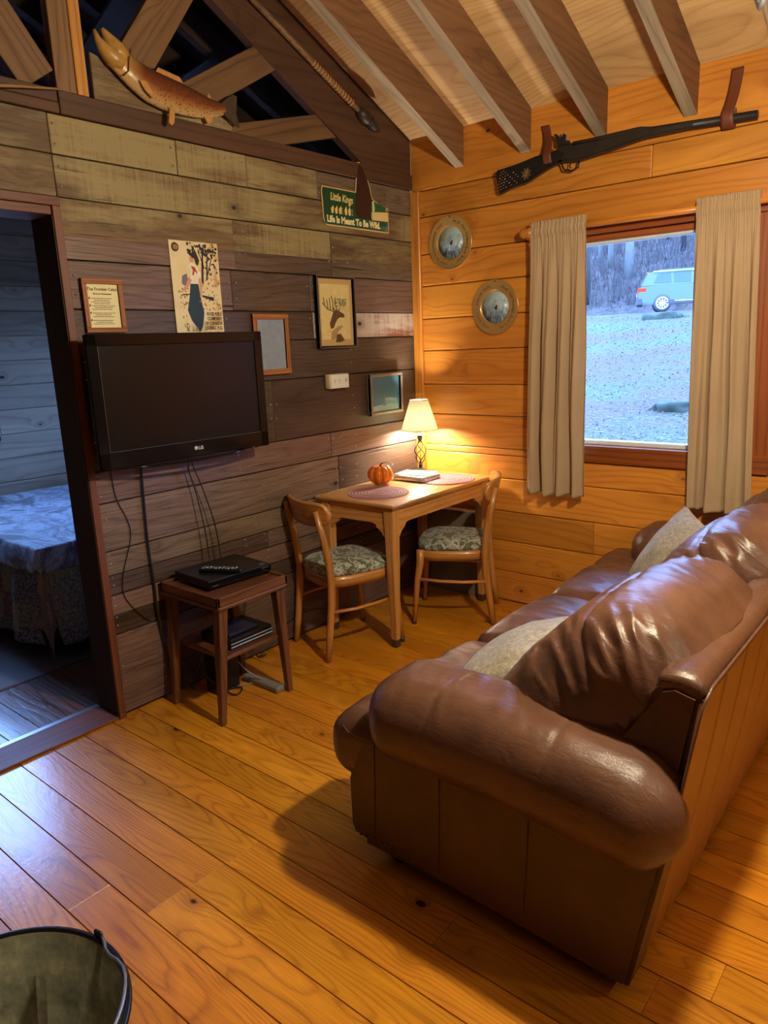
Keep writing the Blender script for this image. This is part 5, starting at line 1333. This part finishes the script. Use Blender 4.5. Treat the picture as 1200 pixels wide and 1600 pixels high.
c = g.ramp(n, [(.30, srgb(18, 20, 30)), (.42, srgb(30, 44, 84)), (.50, srgb(170, 182, 204)), (.58, srgb(60, 76, 116)), (.68, srgb(214, 220, 230))]); c = g.mix(g.ramp(n2, [(.5, 0.0), (.7, .5)]), c, srgb(24, 28, 44))
g.bsdf(c, .75, n2, .4, .01, Sheen_Weight=.3); M['throw'] = g.m
q = drape('throw_blanket', -2.45, -.80, -2.105, -.70, .618, .14, 'throw', 3.3, fold=.012)
tag(q, 'dark and light blue printed blanket lying over the quilt on the bed', 'blanket')

# ================================================================== BUCKET
bk = thing('ash_bucket', 'round dark metal bucket with a wire handle on the floor near the camera', 'bucket', (1.5, -3.34, 0))
g = G('bucket_metal'); tc = g.n('TexCoord').outputs['Object']
n = g.noise(tc, 9, 5, .7); n2 = g.noise(g.vm('MULTIPLY', tc, (1, 1, .2)), 60, 3, .7)
c = g.ramp(n, [(.35, srgb(84, 88, 74)), (.55, srgb(130, 132, 112)), (.72, srgb(184, 176, 140))]); c = g.mix(g.ramp(n2, [(.55, 0.0), (.7, .5)]), c, srgb(160, 152, 120))
g.bsdf(c, .5, n2, .3, .002, Metallic=.1); M['bucket'] = g.m
b = B(); R_ = .25
b.lathe([(.0, .004), (.165, .004), (R_ - .006, .353), (R_ - .002, .355), (R_, .351), (.170, .0), (0, .0)], 64); obj('pail', b, 'bucket', bk)
b = B(); b.tube([((R_ + .002) * math.cos(2 * PI * k / 64), (R_ + .002) * math.sin(2 * PI * k / 64), .353) for k in range(65)], .007, 8, cap=False); rim = obj('rolled_rim', b, 'black', bk)
for s in (0, 1):
    a = 1.75 + s * PI; b = B(); b.box(-.012, .012, -.004, .004, -.03, .022, bev=.003, Mx=Matrix.Translation(((R_ + .008) * math.cos(a), (R_ + .008) * math.sin(a), .350)) @ Matrix.Rotation(a + PI / 2, 4, 'Z')); obj('handle_ear', b, 'iron', bk)
a = 1.75; pts = []
for k in range(33):
    th = a - k / 32 * PI; rr_ = R_ + .012 - .022 * math.sin(k / 32 * PI) - .03 * math.exp(-((k - 2.5) / 1.6) ** 2) * .6
    pts.append((rr_ * math.cos(th), rr_ * math.sin(th), .363 + .010 * math.sin(k / 32 * PI)))
b = B(); b.tube(pts, .0035, 8); obj('bail_handle', b, 'steel', bk)
b = B(); b.lathe([(0, 0.03), (.06, .045), (.12, .03), (.168, .01), (0, .006)], 30); obj('ash', b, plain('ash_grey', (.07, .07, .06), .9, var=.4), bk)

# ================================================================== LIGHT FITTINGS
cd = thing('chandelier', 'black iron chandelier with upturned bulbs hanging above the near sofa end', 'chandelier', CHAND)
b = B(); b.tube([(0, 0, 0), (0, 0, 1.15)], .006, 8); b.lathe([(0, -.10), (.012, -.09), (.028, -.05), (.03, 0), (.018, .05), (.01, .08), (0, .08)], 18); obj('stem', b, 'iron', cd)
bm_ = emis('chandelier_bulb', (1.0, .84, .58), 24.0)
for k in range(4):
    a = k * PI / 2 + 1.93; ca, sa = math.cos(a), math.sin(a); b = B(); pts = [(0, 0, -.03), (.10, 0, -.07), (.22, 0, -.06), (.30, 0, -.01), (.315, 0, .02)]
    b.tube([(p[0] * ca, p[0] * sa, p[2]) for p in pts], .006, 8); ar = obj('arm', b, 'iron', cd)
    b = B(); b.lathe([(0, .015), (.022, .018), (.026, .024), (.012, .028), (.011, .070), (0, .070)], 14, Mx=Matrix.Translation((.315 * ca, .315 * sa, 0))); obj('candle_cup', b, 'black', ar)
    b = B(); b.lathe([(0, .070), (.010, .073), (.02, .095), (.021, .108), (.012, .13), (0, .14)], 14, Mx=Matrix.Translation((.315 * ca, .315 * sa, 0))); obj('bulb', b, bm_, ar)
l = bpy.data.lights.new('chandelier_light', 'POINT'); l.energy = CHAND_W; l.color = WARM; l.shadow_soft_size = .05
lo = bpy.data.objects.new('chandelier_light', l); sc.collection.objects.link(lo); lo.location = (0, 0, -.14); lo.parent = cd
kp = thing('pendant_lamp', 'frosted glass pendant lamp hanging in the room behind the sofa', 'lamp', KITCH)
b = B(); b.tube([(0, 0, .10), (0, 0, 1.05)], .004, 8); obj('stem', b, 'iron', kp)
b = B(); b.lathe([(0, .03), (.05, .02), (.09, .05), (.10, .09), (.07, .12), (.02, .13), (0, .13)], 24); obj('globe', b, emis('globe_glow', (1.0, .75, .42), 6.0), kp)
l = bpy.data.lights.new('pendant_light', 'POINT'); l.energy = KITCH_W; l.color = WARM; l.shadow_soft_size = .10
lo = bpy.data.objects.new('pendant_light', l); sc.collection.objects.link(lo); lo.location = (0, 0, -.12); lo.parent = kp

# ================================================================== OUTSIDE
def gz(x, y):
    if y < 28: z = -.236 + .0945 * y
    elif y < 33: z = -.236 + .0945 * 28 + (y - 28) * .015
    else: z = 2.485 + (y - 33) * .42
    return z + .06 * noise.noise(Vector((x * .35, y * .35, 0))) * (1 if y < 27 else (0.1 if y < 33 else 6))
g = G('lawn'); tc = g.n('TexCoord').outputs['Object']; x, y, z = g.sep(tc)
a = g.noise(tc, .35, 4, .6); n = g.ramp(g.noise(tc, 9, 6, .85), [(.36, 0.0), (.64, 1.0)]); n3 = g.ramp(g.noise(tc, 14, 5, .85), [(.36, 0.0), (.64, 1.0)])
grass = g.mix(n, srgb(16, 38, 12), srgb(74, 98, 46)); leaf = g.mix(n3, srgb(20, 13, 13), srgb(96, 76, 64))
g.bsdf(g.mix(g.ramp(a, [(.38, 0.0), (.58, 1.0)]), grass, leaf), .9, n, .6, .05); M['lawn'] = g.m
g = G('leaf_slope'); tc = g.n('TexCoord').outputs['Object']; n = g.noise(tc, 2.2, 6, .85); n3 = g.noise(tc, 5, 4, .8)
g.bsdf(g.mix(g.ramp(n, [(.40, 0.0), (.6, 1.0)]), srgb(27, 21, 21), g.mix(n3, srgb(57, 45, 39), srgb(87, 78, 72))), .9, n, .8, .2); M['slope'] = g.m
def ground(name, x0, x1, y0, y1, nx, ny, mat, lab, cat='ground'):
    b = B(); b.grid(lambda u, v: Vector((x0 + (x1 - x0) * u, y0 + (y1 - y0) * v, gz(x0 + (x1 - x0) * u, y0 + (y1 - y0) * v))), nx, ny)
    for f in b.bm.faces: f.normal_flip() if f.normal.z < 0 else None
    o = obj(name, b, mat); o['kind'] = 'structure'; return o
ground('lawn', -30, 14, .5, 28, 90, 60, 'lawn', '')
ground('driveway', -45, 20, 28, 33, 60, 6, plain('wet_gravel_road', srgb(49, 49, 50), .5, var=.2, scale=3), '')
ground('wooded_slope', -60, 25, 33, 75, 90, 60, 'slope', '')
b = B(); b.box(-14, 14, -16, .4, -.9, -.5); o = obj('yard_ground', b, 'lawn'); o['kind'] = 'structure'
# fallen leaves
random.seed(21); b = B(); t = bmesh.new()
for k in range(12000):
    d_ = random.random() ** 1.3; y_ = 4.6 + d_ * 22; x_ = CAM.x + (y_ - CAM.y) * random.uniform(-.58, -.16)
    s = random.uniform(.010, .026) * (.8 + y_ * .03); a = random.uniform(0, 6.3); z_ = gz(x_, y_) + .012; tl = random.uniform(-.5, .5)
    V = [(x_ + s * math.cos(a + q) * (1 if q % PI < 1 else .6), y_ + s * math.sin(a + q) * .8, z_ + s * tl * math.cos(q)) for q in (0, PI / 2, PI, 3 * PI / 2)]
    vs = [t.verts.new(p) for p in V]; t.faces.new(vs)
b.add(t); o = obj('fallen_leaves', b, plain('dry_leaf', srgb(97, 75, 65), .7, var=.5, scale=3)); tag(o, 'dry fallen leaves scattered over the lawn outside the window', 'leaves', kind='stuff')
# brush on the slope
random.seed(22); b = B(); t = bmesh.new()
for k in range(9000):
    y_ = 34 + random.random() * 22; x_ = CAM.x + (y_ - CAM.y) * random.uniform(-.56, -.2); z_ = gz(x_, y_) - .1
    h_ = random.uniform(.2, 1.1) * (1 + max(0, y_ - 42) * .08); a = random.uniform(-.35, .35); w_ = random.uniform(.012, .04)
    vs = [t.verts.new(p) for p in ((x_ - w_, y_, z_), (x_ + w_, y_ + .02, z_), (x_ + a * h_, y_ + random.uniform(-.3, .3), z_ + h_))]; t.faces.new(vs)
b.add(t); o = obj('undergrowth', b, plain('bare_stems', srgb(60, 52, 51), .8, var=.5, scale=1)); tag(o, 'bare tangled undergrowth on the wooded slope outside', 'undergrowth', kind='stuff')
tb = plain('pale_bark', srgb(102, 103, 98), .8, var=.2, scale=6); tbd = plain('dark_bark', srgb(40, 37, 37), .8, var=.3, scale=6)
def tree(px, yy, r, m, lab, lean=0.0):
    x = CAM.x + (yy - CAM.y) * px; z = gz(x, yy); t = thing('bare_tree', lab, 'tree', (x, yy, z - .2), 0, 'bare trees on the slope')
    b = B(); b.tube([(0, 0, 0), (lean * .4, 0, 3), (lean, .1, 7), (lean * 1.3, .2, 12)], [r, r * .85, r * .7, r * .4], 10); obj('trunk', b, m, t)
    b = B(); rs = random.Random(int(px * 1000))
    for k in range(6):
        zz = 3 + k * 1.4; a = rs.uniform(0, 6.3); b.tube([(lean * zz / 8, 0, zz), (lean * zz / 8 + math.cos(a) * .8, math.sin(a) * .8, zz + .7), (lean * zz / 8 + math.cos(a) * 1.8, math.sin(a) * 1.8, zz + 2.0)], [r * .28, r * .2, r * .05], 5)
    obj('branches', b, m, t)
for px, yy, r, m, lab, ln in ((-.487, 36, .26, tb, 'thick pale bare tree nearest the curtain on the corner side', .2), (-.456, 35, .30, tbd, 'dark leaning bare tree low on the slope', -.15), (-.436, 41, .13, tb, 'thin pale bare tree just right of the dark one', .05),
                            (-.421, 40, .17, tb, 'slim pale bare tree behind the open slope', .1), (-.395, 38, .25, tb, 'broad pale bare tree above the back of the car', .1), (-.365, 46, .14, tbd, 'thin dark bare tree far up the slope', .1),
                            (-.345, 44, .15, tbd, 'thin dark bare tree above the car roof', -.1), (-.325, 42, .16, tbd, 'slender dark bare tree nearest the far curtain', .1), (-.475, 48, .14, tbd, 'faint thin tree far behind the thick pale one', .1), (-.41, 50, .16, tbd, 'faint slim tree highest on the slope', .0)):
    tree(px, yy, r, m, lab, ln)
# rocks
def rock(x, y, s, lab, m='slope', grp='rocks outside'):
    def rf_(p, u): return p * (1 + .45 * noise.noise(p * 2.2 / s + Vector((x, y, 0))))
    b = B(); b.rbox((s, s * .6, s * .30), s * .29, (18, 16, 10), rf_, Mx=Matrix.Translation((x, y, gz(x, y) - s * .06))); return tag(obj('rock', b, plain('rock_grey' + str(x), srgb(35, 45, 32), .9, var=.5, scale=9)), lab, 'rock', grp)
rock(-.72, 7.3, .42, 'low mossy rock in the leaves near the far curtain'); rock(-6.9, 24.5, .8, 'grey boulder beside the front wheel of the car'); rock(-3.6, 8.6, .30, 'small flat rock sunk in the lawn on the corner side')

# ---- SUV
car = thing('car', 'grey-blue estate-style sport utility car parked on the road outside the window', 'car', (-9.9, 29.6, gz(-9.9, 29.6)), math.radians(21))
paint = plain('car_paint', srgb(39, 61, 53), .28, .3, var=.05, Coat_Weight=.8); cg = plain('car_glass', srgb(36, 58, 76), .08, var=.1); tr_ = plain('car_black_trim', (.03, .03, .035), .5)
low = [(-.02, .42), (0, .95), (.06, 1.10), (1.2, 1.14), (3.3, 1.12), (4.3, 1.02), (4.85, .86), (4.98, .62), (4.95, .38), (4.62, .34), (.3, .34)]
b = B(); b.prism(low, -.98, .98, 'xz', bev=.05, smooth=False); obj('body', b, paint, car)
b = B()
roofp = [(.08, 1.08), (.38, 1.66), (.9, 1.77), (2.2, 1.78), (2.9, 1.66), (3.7, 1.12)]
t = bmesh.new(); n_ = len(roofp)
L_ = [t.verts.new((x, -.95 + (z - 1.1) * .26, z)) for x, z in roofp]; Rr_ = [t.verts.new((x, .95 - (z - 1.1) * .26, z)) for x, z in roofp]
t.faces.new(L_); t.faces.new(Rr_[::-1])
for i in range(n_): t.faces.new((L_[i], Rr_[i], Rr_[(i + 1) % n_], L_[(i + 1) % n_]))
bmesh.ops.recalc_face_normals(t, faces=t.faces); bmesh.ops.bevel(t, geom=t.edges[:], offset=.04, segments=2, affect='EDGES'); b.add(t); obj('cabin', b, paint, car)
for nm, pl in (('side_window', [(.62, 1.20), (.78, 1.60), (1.30, 1.66), (1.34, 1.20)]), ('side_window', [(1.44, 1.20), (1.40, 1.66), (2.10, 1.67), (2.12, 1.20)]), ('side_window', [(2.22, 1.20), (2.20, 1.67), (2.75, 1.62), (3.35, 1.20)])):
    b = B(); t = bmesh.new(); V = [t.verts.new((x, -.962 + (z - 1.1) * .26, z)) for x, z in pl]; V2 = [t.verts.new((x, -.94 + (z - 1.1) * .26, z)) for x, z in pl]; t.faces.new(V); t.faces.new(V2[::-1])
    for i in range(len(pl)): t.faces.new((V[i], V2[i], V2[(i + 1) % len(pl)], V[(i + 1) % len(pl)]))
    bmesh.ops.recalc_face_normals(t, faces=t.faces); b.add(t); obj(nm, b, cg, car)
b = B(); t = bmesh.new(); V = [t.verts.new(p) for p in ((.10, -.72, 1.16), (.33, -.64, 1.60), (.33, .64, 1.60), (.10, .72, 1.16))]; V2 = [t.verts.new((v.co.x - .03, v.co.y, v.co.z + .01)) for v in V]; t.faces.new(V); t.faces.new(V2[::-1])
for i in range(4): t.faces.new((V[i], V2[i], V2[(i + 1) % 4], V[(i + 1) % 4]))
bmesh.ops.recalc_face_normals(t, faces=t.faces); b.add(t); obj('rear_window', b, cg, car)
b = B(); b.box(-.06, .20, -.99, .99, .30, .62, bev=.04); b.box(.9, 4.0, -1.0, -.96, .32, .50, bev=.02); obj('lower_trim', b, tr_, car)
b = B(); b.box(1.5, 3.6, -1.01, -.985, .44, .47); b.box(.6, 3.4, -.90, -.88, 1.68, 1.71) ; obj('chrome_strip', b, plain('chrome', (.7, .7, .66), .2, .8), car)
for s in (-1, 1):
    b = B(); b.box(-.03, .34, s * .93 - .06, s * .93 + .06, .86, 1.04, bev=.02); obj('tail_light', b, emis('tail_light', (1.0, .10, .08), 2.2), car)
b = B(); b.box(.34, .42, -.2, .2, 1.69, 1.73); obj('brake_light', b, emis('brake_light', (1.0, .2, .15), 3.0), car)
b = B(); b.box(-.065, -.05, -.25, .25, .70, .84); obj('number_plate', b, 'white', car)
for x in (1.0, 3.9):
    for s in (-1, 1):
        wl = B(); mx = Matrix.Translation((x, s * .88, .37)) @ Matrix.Rotation(PI / 2, 4, 'X')
        wl.lathe([(.0, -.10), (.24, -.11), (.36, -.11), (.375, -.08), (.375, .08), (.36, .11), (.24, .11), (.0, .10)], 28, Mx=mx); wo = obj('wheel', wl, tr_, car)
        b = B(); b.lathe([(0, .125), (.04, .125), (.05, .115)], 16, Mx=mx); b.lathe([(.22, .112), (.25, .118), (.26, .112)], 28, Mx=mx)
        for k in range(10): b.box(-.018, .018, .03, .24, .105, .122, Mx=mx @ Matrix.Rotation(k * PI / 5, 4, 'Z'))
        if s > 0: 
            for v in b.bm.verts: v.co.y = 2 * s * .88 - v.co.y
        else: pass
        obj('rim', b, plain('alloy', (.6, .62, .6), .3, .5), wo)
